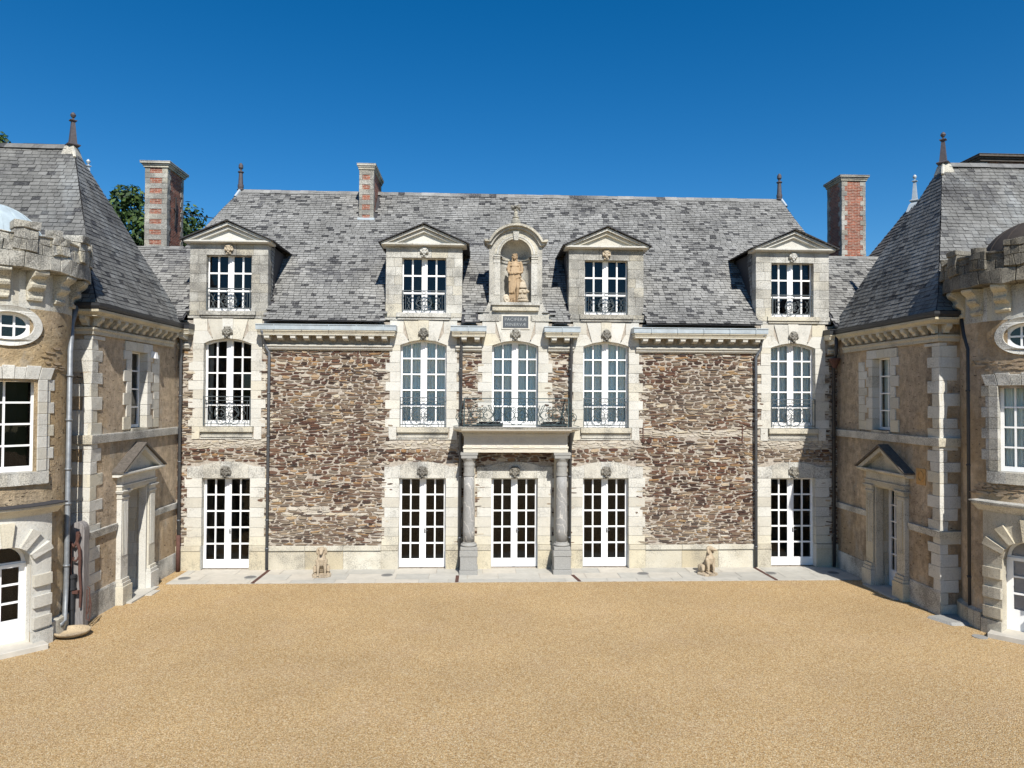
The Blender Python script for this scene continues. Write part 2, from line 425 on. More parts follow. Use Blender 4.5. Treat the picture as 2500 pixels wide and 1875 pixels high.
def thing(name, label, cat, loc=(0, 0, 0), group=None):
    o = bpy.data.objects.new(name, None); COL.objects.link(o); o.location = loc; o.empty_display_size = .2
    o['label'] = label; o['category'] = cat
    if group: o['group'] = group
    ORG[o.name] = Vector(loc); return o
def tag(o, label, cat, group=None):
    o['label'] = label; o['category'] = cat
    if group: o['group'] = group
    return o
def setloc(o, base):
    """give a one-mesh thing its origin at its base"""
    o.data.transform(Matrix.Translation(-Vector(base))); o.location = base; ORG[o.name] = Vector(base); return o
def T(x, y, z=0, rz=0): return Matrix.Translation((x, y, z)) @ Matrix.Rotation(math.radians(rz), 4, 'Z')
def arc(a, zs, za, n=12, x0=None, x1=None):
    """points along a segmental arch from x0 to x1"""
    h = za-zs; R = (a*a+h*h)/(2*h); cz = za-R
    x0 = -a if x0 is None else x0; x1 = a if x1 is None else x1
    return [(x0+(x1-x0)*i/n, cz+math.sqrt(max(0, R*R-(x0+(x1-x0)*i/n)**2))) for i in range(n+1)]

# ------------------------------------------------------------------ shared builders
def blocks(g, x0, x1, z0, z1, y0, y1, rows, length=.6, gap=.005, seed=1, jit=.004):
    r = random.Random(seed); h = (z1-z0)/rows
    for i in range(rows):
        n = max(1, round((x1-x0)/length)); xs = [x0]
        for j in range(1, n): xs.append(x0+(x1-x0)*(j+(.25 if i % 2 else -.25)+r.uniform(-.08, .08))/n)
        xs.append(x1)
        for a, b in zip(xs, xs[1:]):
            d = r.uniform(-jit, jit)
            g.box(a+gap/2, b-gap/2, y0+d, y1, z0+i*h+gap/2, z0+(i+1)*h-gap/2)

def window(parent, m, w, z0, z1, rows, arch=None, fr=.09, cols=4, mid=.17, mull=.035, bot=.16, y=.2, name='window', curtain=False, double=True, handle=False, top=None, glass_parent=None, seed=0):
    """frame with glazing bars; w = half width of the frame"""
    g = G(m); t = .055
    def top_at(x):
        if arch is None: return z1-fr*.7
        h = arch-z1; R = (w*w+h*h)/(2*h); return arch-R+math.sqrt(max(0, R*R-x*x))-fr*.7
    outer = [(-w, z0), (w, z0), (w, z1)]+(list(reversed(arc(w, z1, arch, 14)))[1:-1] if arch else [])+[(-w, z1)]
    if double:
        pw = (2*(w-fr)-mid-(cols-2)*mull)/cols
        xs = []; x = -w+fr
        for c in range(cols):
            xs.append((x, x+pw)); x += pw+(mid if c == cols//2-1 else mull)
    else:
        pw = (2*(w-fr)-(cols-1)*mull)/cols; xs = [(-w+fr+c*(pw+mull), -w+fr+c*(pw+mull)+pw) for c in range(cols)]
    zb = z0+bot; zt = z1-fr*.7 if arch is None else z1
    tot = zt-zb if arch is None else (z1+(arch-z1)*.45)-zb
    ph = (tot-(rows-1)*mull)/rows; holes = []
    for (a, b) in xs:
        for r in range(rows):
            p0 = zb+r*(ph+mull); p1 = p0+ph
            if r == rows-1:
                tp = [(a+(b-a)*i/4, top_at(a+(b-a)*i/4)) for i in range(5)]
                holes.append([(a, p0), (b, p0)]+list(reversed(tp)))
            else: holes.append([(a, p0), (b, p0), (b, p1), (a, p1)])
    g.prism(outer, y, y+t, holes)
    if double:   # meeting stile and bottom panel relief
        g.box(-.035, .035, y-.018, y+.01, z0+.01, (top_at(0) if arch else z1-.02))
        for sx in (-1, 1):
            if bot > .2: g.box(sx*(mid/2+.03), sx*(w-fr-.02), y-.008, y+.01, z0+.10, zb-.03)
    f = g.build(name, M['white'], parent)
    gp = glass_parent or f
    gg = G(m); rp = random.Random(int(z0*100)+seed*7+int(m.translation.x*10))
    for h_ in holes:   # every pane sits a hair out of true, as old glass does
        xa, xb = min(p[0] for p in h_)-.008, max(p[0] for p in h_)+.008; za, zb_ = min(p[1] for p in h_)-.008, max(p[1] for p in h_)+.008
        t1, t2 = rp.uniform(-.012, .012), rp.uniform(-.012, .012); yc = y+.03
        gg.add([(xa, yc-t1*(xb-xa)-t2*(zb_-za), za), (xb, yc+t1*(xb-xa)-t2*(zb_-za), za), (xb, yc+t1*(xb-xa)+t2*(zb_-za), zb_), (xa, yc-t1*(xb-xa)+t2*(zb_-za), zb_)], [(0, 1, 2, 3)])
    gg.build('pane', M['glass'], gp, recalc=False)
    if curtain:
        c = G(m); r = random.Random(seed)
        for sx in (-1, 1):
            n = 70; wd = w-.03; vs = []
            ph0 = r.uniform(0, 6); k1 = r.uniform(9, 12)
            for i in range(n+1):
                u = i/n; x = sx*(.012+wd*u)
                yy = y+.14+.017*math.sin(u*k1*2*PI+ph0+1.3*math.sin(u*9+ph0))+.010*math.sin(u*31+ph0)
                for zq in (z0+.02, (arch or z1)-.02): vs.append((x+.004*math.sin(zq*3), yy, zq))
            c.add(vs, [(2*i, 2*i+2, 2*i+3, 2*i+1) for i in range(n)])
        c.sm = True
        c.build('curtain', M['curtain'], gp, recalc=False)
    if handle:
        h = G(m); h.tube([(.06, y-.03, z0+1.02), (.06, y-.06, z0+1.02), (.14, y-.06, z0+1.03)], .008); h.box(.045, .075, y-.012, y+.003, z0+.95, z0+1.08)
        h.build('door_handle', M['pipe'], f)
    return f

def spiral(cx, cz, r0, r1, a0, turns, n=26):
    return [(cx+(r0+(r1-r0)*i/n)*math.cos(a0+turns*2*PI*i/n), cz+(r0+(r1-r0)*i/n)*math.sin(a0+turns*2*PI*i/n)) for i in range(n+1)]
def iron_panel(g, x0, x1, z0, z1, y, rich=True, r=.0075):
    """scrollwork panel symmetric about its middle"""
    cx = (x0+x1)/2; H = z1-z0; W = (x1-x0)/2
    def P(pts, rr=r, closed=False): g.tube([(cx+a, y, z0+b) for a, b in pts], rr, 5, closed)
    def both(pts, rr=r):
        P(pts, rr); P([(-a, b) for a, b in pts], rr)
    ell = [(.065*math.cos(t*PI/10)*H/.8, H*.43+.105*math.sin(t*PI/10)*H/.8) for t in range(20)]
    P(ell, r*1.2, True)
    q = H*.85
    both(spiral(.17*q, .68*H, .15*q, .03*q, -PI/2+.2, -1.6)); both(spiral(.155*q, .24*H, .13*q, .025*q, PI/2-.2, 1.6))
    # long lens shaped curves
    L = min(W*.92, .58*q)
    both([(.06*q+(L-.06*q)*t/12, .43*H+.19*H*math.sin(PI*t/12)) for t in range(13)])
    both([(.06*q+(L-.06*q)*t/12, .43*H-.19*H*math.sin(PI*t/12)) for t in range(13)])
    both([(.07*q, .43*H), (.30*q, .43*H)])
    both([(.30*q, .43*H), (.27*q, .50*H), (.24*q, .49*H)]); both([(.30*q, .43*H), (.27*q, .36*H), (.24*q, .37*H)])
    # outer bracket with stepped corners
    e = min(W*.95, .62*q)
    both([(e, .10*H), (e-.02, .16*H), (e-.10*q, .22*H), (e-.16*q, .10*H), (.30*q, .09*H), (.26*q, .02*H), (.15*q, .0), (.05*q, .05*H)])
    both([(.30*q, .86*H), (e-.16*q, .84*H), (e-.12*q, .74*H), (e-.02, .62*H), (e, .45*H), (e-.04*q, .3*H)])
    both([(e*.55, .84*H), (e*.75, .62*H), (e, .43*H), (e*.75, .25*H), (e*.55, .06*H)])
    if W > .75*q:
        both([(W*.93, .02*H), (W*.80, .30*H), (W*.93, .45*H), (W*.80, .62*H), (W*.93, .86*H)])
        both([(W*.72, .02*H), (W*.86, .30*H), (W*.72, .45*H), (W*.86, .62*H), (W*.72, .86*H)])
def railing(parent, m, a, z0, z1, y=-.05, mat='iron', name='railing', mesh_only=False):
    g = G(m)
    g.box(-a, a, y-.018, y+.018, z1-.022, z1)                       # hand rail
    g.box(-a, a, y-.010, y+.010, z0+.035, z0+.06)
    g.box(-a+.03, a-.03, y-.007, y+.007, z1-.125, z1-.11)
    for sx in (-1, 1):
        g.box(sx*a-.012*(1+sx), sx*a+.012*(1-sx), y-.012, y+.012, z0, z1)
        g.tube([(sx*(a-.09), y, z0+.06), (sx*(a-.09), y, z1-.12)], .007, 5)
        g.tube([(sx*a*.97, y, z1-.01), (sx*a*.97, y+.12, z1-.01)], .010, 5)
    P = [(.055*math.cos(t*PI/6), z1-.066+.04*math.sin(t*PI/6)) for t in range(12)]
    g.tube([(x, y, z) for x, z in P], .007, 5, True)
    iron_panel(g, -a+.09, a-.09, z0+.06, z1-.12, y)
    return g.build(name, M[mat], parent, recalc=False)

MASK = {}
def mask_mesh(kind):
    """carved lion or human mask, fused and smoothed; centre at origin facing -Y"""
    if kind in MASK: return MASK[kind]
    g = G(); r = random.Random(kind)
    g.ball((0, .01, 0), (.085, .07, .11)); g.ball((0, -.045, -.02), (.03, .045, .045)); g.ball((0, -.075, -.02), (.022, .02, .018))
    for sx in (-1, 1):
        g.ball((sx*.045, -.045, -.025), (.033, .03, .03)); g.ball((sx*.036, -.055, .03), (.034, .022, .016)); g.ball((sx*.028, -.06, -.055), (.026, .022, .018))
        g.ball((sx*.08, 0, .055), (.025, .02, .03))
    g.ball((0, -.045, -.10), (.036, .03, .026)); g.ball((0, -.05, .065), (.055, .03, .03))
    for i in range(22):
        a = -1.25*PI/2+2.5*PI/2*i/21; rr = 1+.12*r.uniform(-1, 1)
        g.ball((.105*rr*math.sin(a), .0+r.uniform(-.025, .01), .115*rr*math.cos(a)+.01), (.026*r.uniform(.7, 1.2), .03, .03*r.uniform(.7, 1.2)), 8, 6)
    for i in range(10):
        g.ball((r.uniform(-.07, .07), -.04, r.uniform(.08, .13)), .02, 8, 6)
    for i in range(8):
        g.ball((r.uniform(-.075, .075), -.01, -.12-r.uniform(0, .03)), (.018, .025, .026), 8, 6)
    o = g.organic('mask', M['stone_d'], None, .0075, 2); me = o.data; bpy.data.objects.remove(o); MASK[kind] = me
    return me
def mascaron(parent, m, x, z, kind=0, mat='stone_d', sc=1.0, y=-.03):
    me = mask_mesh(kind).copy(); org = ORG.get(parent.name, Vector())
    me.transform(Matrix.Translation(-org) @ m @ Matrix.Translation((x, y, z)) @ Matrix.Scale(sc, 4))
    me.materials.clear(); me.materials.append(M[mat])
    o = bpy.data.objects.new('mascaron', me); COL.objects.link(o); o.parent = parent; ORG[o.name] = org
    return o

def clip(poly, a, b, c):
    """keep a*u+b*v+c >= 0"""
    out = []
    for i in range(len(poly)):
        p, q = poly[i], poly[(i+1) % len(poly)]; fp = a*p[0]+b*p[1]+c; fq = a*q[0]+b*q[1]+c
        if fp >= 0: out.append(p)
        if (fp >= 0) != (fq >= 0):
            t = fp/(fp-fq); out.append((p[0]+(q[0]-p[0])*t, p[1]+(q[1]-p[1])*t))
    return out
def slates(g, pts, w=.175, h=.11, lift=.015, seed=3, skip=None, uhint=None, diag=None):
    """cover the planar polygon pts (counter-clockwise from outside) with overlapping slates"""
    pts = [Vector(p) for p in pts]; n = Vector()
    for i in range(len(pts)): n += pts[i].cross(pts[(i+1) % len(pts)])
    n.normalize(); r = random.Random(seed)
    U = Vector((0, 0, 1)).cross(n).normalized(); V = n.cross(U)
    o = pts[0]; P2 = [((p-o).dot(U), (p-o).dot(V)) for p in pts]
    planes = []
    ar = sum(P2[i][0]*P2[(i+1) % len(P2)][1]-P2[(i+1) % len(P2)][0]*P2[i][1] for i in range(len(P2)))
    if ar < 0: P2.reverse()
    for i in range(len(P2)):
        p, q = P2[i], P2[(i+1) % len(P2)]; a, b = -(q[1]-p[1]), (q[0]-p[0]); planes.append((a, b, -(a*p[0]+b*p[1])))
    u0, u1 = min(p[0] for p in P2), max(p[0] for p in P2); v0, v1 = min(p[1] for p in P2), max(p[1] for p in P2)
    rows = int((v1-v0)/h)+1
    for i in range(rows):
        va = v0+i*h; u = u0-w*r.uniform(.1, 1.0)
        while u < u1:
            ww = w*r.uniform(.75, 1.25); dz = r.uniform(-.006, .006)
            poly = [(u+.005, va+dz+r.uniform(-.004, .004)), (u+ww-.005, va+dz+r.uniform(-.004, .004)), (u+ww-.005, va+h+.004), (u+.005, va+h+.004)]
            u += ww
            for pl in planes:
                poly = clip(poly, *pl)
                if len(poly) < 3: break
            if len(poly) < 3: continue
            c = (sum(p[0] for p in poly)/len(poly), sum(p[1] for p in poly)/len(poly))
            P0 = o+U*c[0]+V*c[1]
            if skip and skip(P0): continue
            lf = lift*r.uniform(.6, 1.5); tw = r.uniform(-.003, .003)
            vs = []
            for (a, b) in poly:
                k = 1-(b-va)/h; Q = o+U*a+V*b; vs.append(Q+n*(.010+lf*max(0, k)+tw*(a-c[0])/w+.026*noise.noise(Q*.55)+.010*noise.noise(Q*1.9)))
            m = len(vs); fs = [tuple(range(m))]
            low = [j for j in range(m) if poly[j][1] < va+.02 and poly[(j+1) % m][1] < va+.02]
            for j in low:
                a, b = vs[j], vs[(j+1) % m]; q = len(vs); vs += [a-n*(lf+.006), b-n*(lf+.006)]; fs.append((j, q, q+1, (j+1) % m))
            g.add([tuple(x) for x in vs], fs)
            for j in range(1, len(fs)): g.mi[-j] = 1

def gable_ridge(g, a, b, w=.16, seed=1):
    """overlapping ridge slates from a to b"""
    a = Vector(a); b = Vector(b); r = random.Random(seed); d = (b-a); L = d.length; d.normalize(); s = d.cross(Vector((0, 0, 1))).normalized()
    x = 0
    while x < L:
        l = r.uniform(.22, .42); e = min(L, x+l)
        for sg in (1, -1):
            p0 = a+d*x; p1 = a+d*e; lf = r.uniform(.01, .022)
            vs = [p0+Vector((0, 0, lf)), p1+Vector((0, 0, lf)), p1+s*sg*w*.68+Vector((0, 0, lf-w*.73)), p0+s*sg*w*.68+Vector((0, 0, lf-w*.73))]
            g.add([tuple(v) for v in vs], [(0, 1, 2, 3) if sg > 0 else (3, 2, 1, 0)])
        x = e
def finial(parent, base, H=.85, r=.07, kind='obelisk', mat='lead'):
    g = G(T(*base))
    if kind == 'obelisk':
        g.lathe([(.0, -.05), (r*2.3, -.02), (r*2.4, 0), (r*1.3, .04), (r*1.25, H*.10), (r*.62, H*.70), (r*1.25, H*.73), (r*1.25, H*.75), (r*.4, H*.77), (r*.3, H*.83)], 4)
        g.lathe([(.0, H*.82), (r*.5, H*.84), (r*.78, H*.90), (r*.5, H*.96), (0, H)], 14)
    else:
        g.lathe([(.0, -.05), (r*1.3, 0), (r*1.4, .02), (r, .06), (r*1.15, H*.12), (r*1.15, H*.2), (r*.95, H*.22), (r*.72, H*.62), (r*1.15, H*.66), (r*1.15, H*.68), (r*.4, H*.72), (r*.4, H*.76), (r*.9, H*.82), (r*.85, H*.92), (r*.4, H*.99), (0, H)], 14)
    return g.build('roof_finial', M[mat], parent)
def cornice(g, x0, x1, mod0=None, mod1=None, nmod=0, m0=0, m1=0, z=6.51, back=.0):
    g.prof([(back, z+.12), (-.40, z+.12), (-.40, z+.085), (-.38, z+.07), (-.35, z+.015), (-.345, z), (back, z)], x0, x1, m0, m1)
    g.prof([(back, z-.001), (-.352, z-.001), (-.352, z-.022), (back, z-.022)], x0+.02, x1-.02, m0, m1)
    g.prof([(back, z-.27), (-.14, z-.27), (-.14, z-.31), (-.115, z-.34), (back, z-.34)], x0+.1, x1-.1, m0, m1)
    g.prof([(back, z-.345), (-.10, z-.345), (-.10, z-.375), (-.06, z-.42), (back, z-.42)], x0+.1, x1-.1, m0, m1)
    if nmod:
        for i in range(nmod):
            c = mod0+(mod1-mod0)*(i/(nmod-1) if nmod > 1 else .5)
            g.box(c-.085, c+.085, -.33, back, z-.05, z-.023)
            pr = [(back, z-.052), (-.32, z-.052), (-.32, z-.10), (-.29, z-.13), (-.20, z-.145), (-.12, z-.16), (back, z-.155)]
            n = len(pr); vs = [(c-.07, p[0], p[1]) for p in pr]+[(c+.07, p[0], p[1]) for p in pr]
            g.add(vs, [(j, (j+1) % n, n+(j+1) % n, n+j) for j in range(n)]+[tuple(reversed(range(n))), tuple(range(n, 2*n))])
def gutter(parent, m, x0, x1, z=6.63, h=.15, mat='zinc', y0=-.44, m0=0, m1=0):
    g = G(m); g.prof([(-.02, z+h), (y0, z+h), (y0, z+h-.02), (y0+.02, z+h-.03), (y0+.025, z), (-.02, z)], x0, x1, m0, m1)
    x = x0+.5
    while x < x1-.2:
        g.box(x-.008, x+.008, y0-.004, y0+.03, z-.002, z+h-.015); x += .74
    return g.build('gutter', M[mat], parent)
def downpipe(parent, pts, r=.042, mat='pipe', clips=()):
    g = G(); g.tube(pts, r, 10); g.sm = True
    for (x, y, z) in clips:
        g.lathe([(r*1.25, -.02), (r*1.25, .02)], 10, (x, y, z)); g.box(x-.012, x+.012, y, y+.1, z-.01, z+.01)
    g.sm = False
    return g.build('downpipe', M[mat], parent, smooth=True)
# ================================================================== setting
def flat(name, pts, mat, z=0.0):
    g = G(); g.add([(x, y, z) for x, y in pts], [tuple(range(len(pts)))]); o = g.build(name, M[mat], recalc=False); o['kind'] = 'structure'; return o
flat('ground', [(-600, -500), (600, -500), (600, 900), (-600, 900)], 'field', -.03)
flat('gravel_court', [(-30, -25), (32, -25), (32, 20.2), (-30, 20.2)], 'gravel', 0.0)
g = G(); r = random.Random(5)
g.k = 1; g.box(-7.98, 10.2, 18.53, 19.99, -.05, .006); g.k = 0
x = -7.98; i = 0
while x < 10.2:
    l = r.uniform(.75, 1.15); e = min(10.2, x+l)
    g.box(x+.006, e-.006, 18.56, 18.845, 0, .016); x = e
for row, (a, b) in enumerate(((18.857, 19.42), (19.432, 19.985))):
    x = -7.98-r.uniform(0, .5)
    while x < 10.2:
        l = r.uniform(.7, 1.3); e = min(10.2, x+l); a0 = max(x, -7.98)
        if e-a0 > .05: g.box(a0+.006, e-.006, a, b, 0, .016+r.uniform(-.002, .002))
        x = e
pv = g.build('paving', [M['paving'], M['mortar']]); pv['kind'] = 'structure'

# ================================================================== main house
CX = .98
WX = [CX-7.98, CX-2.58, CX, CX+2.58, CX+7.98]
BAY = ['far left', 'second', 'centre', 'fourth', 'far right']
house = thing('manor_house', 'long two-storey manor of dark schist and pale limestone between two corner pavilions', 'house', (CX, 20, 0))
F = T(0, 20)
g = G(F)
holes = []
for xc in WX:
    holes.append([(xc-.72, .002), (xc+.72, .002), (xc+.72, 2.58), (xc-.72, 2.58)])
    holes.append([(xc-.72, 3.93), (xc+.72, 3.93), (xc+.72, 6.44), (xc-.72, 6.44)])
g.prism([(-9.8, -.2), (11.8, -.2), (11.8, 6.9), (-9.8, 6.9)], 0, .36, holes)
g.box(-9.8, 11.8, 8.4, 8.7, -.2, 7.0)
# rubble facing, stone by stone
ex = []
for xc in WX:
    ex.append((xc-.90, xc+.90, 0, 3.02)); ex.append((xc-.90, xc+.90, 3.60, 7))
def in_ex(x0, x1, z0, z1):
    for a, b, c, d in ex:
        if x0 > a and x1 < b and z0 > c and z1 < d: return True
        if x0 < b-.1 and x1 > a+.1 and z0 < d-.06 and z1 > c+.06: return True
    return False
def pale(x, z, r):
    for xc in WX:
        u = abs(x-xc)
        if u < 1.05 and 3.36 < z < 3.62: return True
        if .9 < u < 1.22 and (z > 3.6 or z < 3.0) and r.random() < .42: return True
    if 4.6 < x < 7.85 and 3.72 < z < 3.9: return True
    if -5.8 < x < -2.8 and 1.5 < z < 1.72 and r.random() < .5: return True
    return r.random() < .035
r = random.Random(11)
z = .66
while z < 6.12:
    h = r.uniform(.024, .056) if r.random() < .86 else r.uniform(.06, .10)
    x = -8.4-r.uniform(0, .3)
    while x < 10.3:
        wd = r.uniform(.07, .40) if h < .06 else r.uniform(.10, .30)
        if r.random() < .12: wd *= 1.4
        zc = z+h/2+.10*noise.noise(Vector((x*.7, z*1.2, 0)))+r.uniform(-.014, .014); xc_ = x+wd/2
        p = pale(xc_, zc, r)
        if r.random() > .03 and not in_ex(x, x+wd, zc-h/2, zc+h/2):
            g.k = 2 if p else 1
            n = 8; ring = []
            hh = h*r.uniform(.95, 1.5) * (1.12 if p else 1); ww = wd*1.0; tilt = r.uniform(-.13, .13)
            for k in range(n):
                a = 2*PI*(k+r.uniform(-.25, .25))/n; ca, sa = math.cos(a), math.sin(a)
                px = math.copysign(abs(ca)**.75, ca)*ww/2*r.uniform(.86, 1.04); pz = math.copysign(abs(sa)**.72, sa)*hh/2*r.uniform(.66, 1.08)
                ring.append((px, pz+px*tilt))
            d = r.uniform(.008, .034)
            vs = [(xc_+a, .004, zc+b) for a, b in ring]+[(xc_+a*.88, -d, zc+b*.78) for a, b in ring]
            g.add(vs, [(k, (k+1) % n, n+(k+1) % n, n+k) for k in range(n)]+[tuple(range(n, 2*n))])
        x += wd+.004
    z += h+.003
g.k = 0
g.build('wall', [M['mortar'], M['rubble'], M['rubble_pale']], house, recalc=False)
# interior floors and partition
g = G(F)
g.k = 1
for zz in (-.02, 3.72, 7.0): g.box(-9.6, 11.6, .37 if zz < 6 else .62, 8.3, zz, zz+.05)
g.k = 0
g.box(-9.6, 11.6, 3.4, 3.5, -.1, 9.0)
for xw in (-4.3, -.4, 2.3, 6.2): g.box(xw, xw+.1, .4, 3.4, 0, 6.9)
for zz in (3.55, 6.9): g.box(-9.6, 11.6, .38, 3.4, zz, zz+.08)
g.build('interior', [M['inside'], M['floor_in']], house)
# plinth
g = G(F)
edges = [-8.33]+sum([[x-.66, x+.66] for x in WX], [])+[10.25]
for i in range(0, len(edges)-1, 2):
    a, b = edges[i], edges[i+1]; g = G(F)
    xs = [a]
    L = b-a
    if L > 2: xs = [a, a+.47, b-.47, b] if i not in (0, 10) else [a, b]
    else: xs = [a, b]
    for j, (p, q) in enumerate(zip(xs, xs[1:])):
        panel = len(xs) == 4 and j == 1
        n = max(1, round((q-p)/1.15))
        for k in range(n):
            u, v = p+(q-p)*k/n, p+(q-p)*(k+1)/n
            if panel: g.box(u+.002, v-.002, -.028, .05, -.1, .527)
            else: g.box(u+.003, v-.003, -.055, .05, -.1, .527)
            g.box(u+.003, v-.003, -.075, .05, .533, .668)
    g.jit = .010; g.build('plinth', M['stone_y'], house, bevel=.006)
g = G(F)
M['mask'] = mat_stone('mask_stone', (.34, .325, .28), (.27, .25, .21), .4, 1.25, (.09, .085, .075))
# ---- door and window surrounds
def ground_surround(xc, seed):
    g = G(T(xc, 20)); r = random.Random(seed)
    zs = [.672, .92, 1.17, 1.45, 1.72, 2.0, 2.28, 2.54]
    for sx in (-1, 1):
        g = G(T(xc, 20))
        for i, (a, b) in enumerate(zip(zs, zs[1:])):
            wd = 1.12 if i % 2 == 0 else 1.05
            g.box(sx*.65, sx*wd, -.03+r.uniform(-.003, .003), .21, a+.003, b-.003)
        g.box(sx*.65, sx*.661, -.05, .21, .02, .668)
        g.jit = .012; g.build('door_jamb', M['stone'], house, bevel=.006)
    g = G(T(xc, 20))
    def ztop(x): return 2.86+.14*(1-min(1, abs(x)/.75)**2)
    xs = [-1.06, -.62, -.14, .14, .62, 1.06]
    for a, b in zip(xs, xs[1:]):
        top = [(b+(a-b)*k/5, ztop(b+(a-b)*k/5)) for k in range(6)]
        g.prism([(a+.002, 2.543), (b-.002, 2.543)]+[(min(b-.002, max(a+.002, x)), zz) for x, zz in top], -.034+r.uniform(-.003, .003), .21)
    s = g.build('door_lintel', M['stone_w'], house, bevel=.006)
    mascaron(s, T(xc, 20), 0, 2.71, 0, 'mask', 1.12, -.06)
    return s
def upper_surround(xc, seed):
    g = G(T(xc, 20)); r = random.Random(seed)
    zs = [3.61, 3.96, 4.20, 4.47, 4.72, 4.97, 5.23, 5.51, 5.76, 6.10, 6.26]
    ws = [.95, 1.05, .93, 1.05, .93, 1.05, .93, 1.05, .94, .94]
    for sx in (-1, 1):
        for (a, b, wd) in zip(zs, zs[1:], ws):
            g.box(sx*(.65 if a > 3.7 else .74), sx*wd, -.03+r.uniform(-.003, .003), .21, a+.003, b-.003)
    def az(x): return 6.26 if abs(x) >= .65 else arc(.65, 6.26, 6.40, 1, x, x)[0][1]
    cuts = [(-.94, -.94), (-.40, -.56), (-.13, -.15), (.13, .15), (.40, .56), (.94, .94)]
    for (b0, t0), (b1, t1) in zip(cuts, cuts[1:]):
        n = 7; xs = [b0+.002+(b1-b0-.004)*k/n for k in range(n+1)]
        if b0 < -.9: xs = sorted(xs+[-.65])
        if b1 > .9: xs = sorted(xs+[.65])
        y = -.03+r.uniform(-.003, .003)-(.012 if abs(b0) < .2 and abs(b1) < .2 else 0)
        if abs(b0) > .9 or abs(b1) > .9:
            g.prism([(x, az(x)+.003) for x in xs]+[(t1-.002, 6.6), (t0+.002, 6.6)], y, .21)
            g.prism([(t0+.002 if b0 > -.9 else -.94, 6.605), (t1-.002, 6.605), (t1-.002, 6.955), (t0+.002, 6.955)], y+.004, .21)
        else: g.prism([(x, az(x)+.003) for x in xs]+[(t1-.002, 6.955), (t0+.002, 6.955)], y, .21)
    g.jit = .012; s = g.build('window_surround', M['stone'], house, bevel=.006)
    k = G(T(xc, 20)); k.box(-.72, .72, -.10, .22, 3.815, 3.955); k.box(-.70, .70, -.02, .2, 3.72, 3.812)
    k.box(-.70, .70, -.055, .1, 3.665, 3.718); k.box(-.735, .735, -.03, .1, 3.612, 3.66)
    k.build('window_sill', M['stone_w'], s, bevel=.005)
    mascaron(s, T(xc, 20), 0, 6.57, 1, 'mask', 1.12, -.06)
    return s
for i, xc in enumerate(WX):
    ground_surround(xc, i); upper_surround(xc, i+20)
    window(house, T(xc, 20), .69, .025, 2.56, 5, None, .10, 4, .18, .04, .235, .17, 'french_door', handle=True)
    wn = window(house, T(xc, 20), .69, 3.965, 6.25, 5, 6.405, .09, 4, .18, .04, .165, .17, 'window', curtain=(i > 0), seed=i+3)
    if i != 2: railing(house, T(xc, 20), .645, 3.985, 4.80, -.03)
# open curtain edge at the far left window
g = G(F); n = 30
vs = []
for k in range(n+1):
    for zq in (3.99, 6.3): vs.append((WX[0]-.62+.10*k/n, .34+.03*math.sin(k*1.1), zq))
g.add(vs, [(2*k, 2*k+2, 2*k+3, 2*k+1) for k in range(n)]); g.build('curtain', M['stone_new'], house, recalc=False)

# ---- cornices and gutters
def corn(x0, x1, a, b, n):
    g = G(F); cornice(g, x0, x1, a, b, n); return g.build('cornice', M['stone'], house, bevel=.004)
corn(-6.10, -2.36, -5.86, -2.66, 10); gutter(house, F, -6.13, -2.33)
corn(-.80, .13, -.46, -.10, 2); gutter(house, F, -.83, .16)
corn(1.80, 2.74, 2.05, 2.41, 2); gutter(house, F, 1.77, 2.77)
corn(4.30, 8.05, 4.62, 7.82, 10); gutter(house, F, 4.27, 8.08)
corn(-8.6, -7.92, -8.15, -8.15, 1); gutter(house, F, -8.6, -7.90, mat='gut_dark')
corn(9.86, 10.5, 10.08, 10.08, 1); gutter(house, F, 9.84, 10.5, mat='gut_dark')

# ---- roof
def zroof(Y): return 7.5+1.0846*(Y-20.3) if Y > 20.3 else 7.5+.9*(Y-20.3)
def under_dormer(p):
    for xc in (WX[0], WX[1], WX[3], WX[4]):
        if abs(p.x-xc) < 1.0 and p.y < 22.2 and p.z < 9.12+.5*(1-abs(p.x-xc)/1.2): return True
    if p.y < 20.31 and min(abs(p.x-c) for c in WX if c != CX) < 1.09: return True
    if abs(p.x-CX) < 1.04 and p.y < 19.99: return True
    if abs(p.x-CX) < .72 and p.y < 21.5: return True
    for a, b, c, d in ((-4.02, -3.42, 23.1, 30),):
        if a < p.x < b and c < p.y < d: return True
    return False
g = G()
A, B = -13.5, 15.5
slates(g, [(A, 19.62, zroof(19.62)), (B, 19.62, zroof(19.62)), (B, 20.3, 7.5), (A, 20.3, 7.5)], skip=under_dormer, seed=1)
slates(g, [(A, 20.3, 7.5), (B, 20.3, 7.5), (B, 21.98, 9.32), (A, 21.98, 9.32)], skip=under_dormer, seed=2)
slates(g, [(-9.03, 21.98, 9.32), (10.85, 21.98, 9.32), (10.41, 24.2, 11.73), (-8.1, 24.2, 11.73)], skip=under_dormer, seed=3)
slates(g, [(10.41, 24.2, 11.73), (10.85, 21.98, 9.32), (10.95, 26.4, 9.32)], seed=4)
slates(g, [(-9.03, 21.98, 9.32), (-8.1, 24.2, 11.73), (-9.1, 26.4, 9.32)], seed=5)
rf = g.build('roof', [M['slate'], M['slate_edge']], house, recalc=False)
g = G()
def pan(*p): g.add([tuple(q) for q in p], [tuple(range(len(p)))])
e = -.02
SEG = [(A, -8.07), (-5.93, -2.67), (-.53, -.09), (2.05, 2.49), (4.63, 7.89), (10.03, B)]
for a_, b_ in SEG: pan((a_, 19.62, zroof(19.62)+e), (b_, 19.62, zroof(19.62)+e), (b_, 20.3, 7.5+e), (a_, 20.3, 7.5+e))
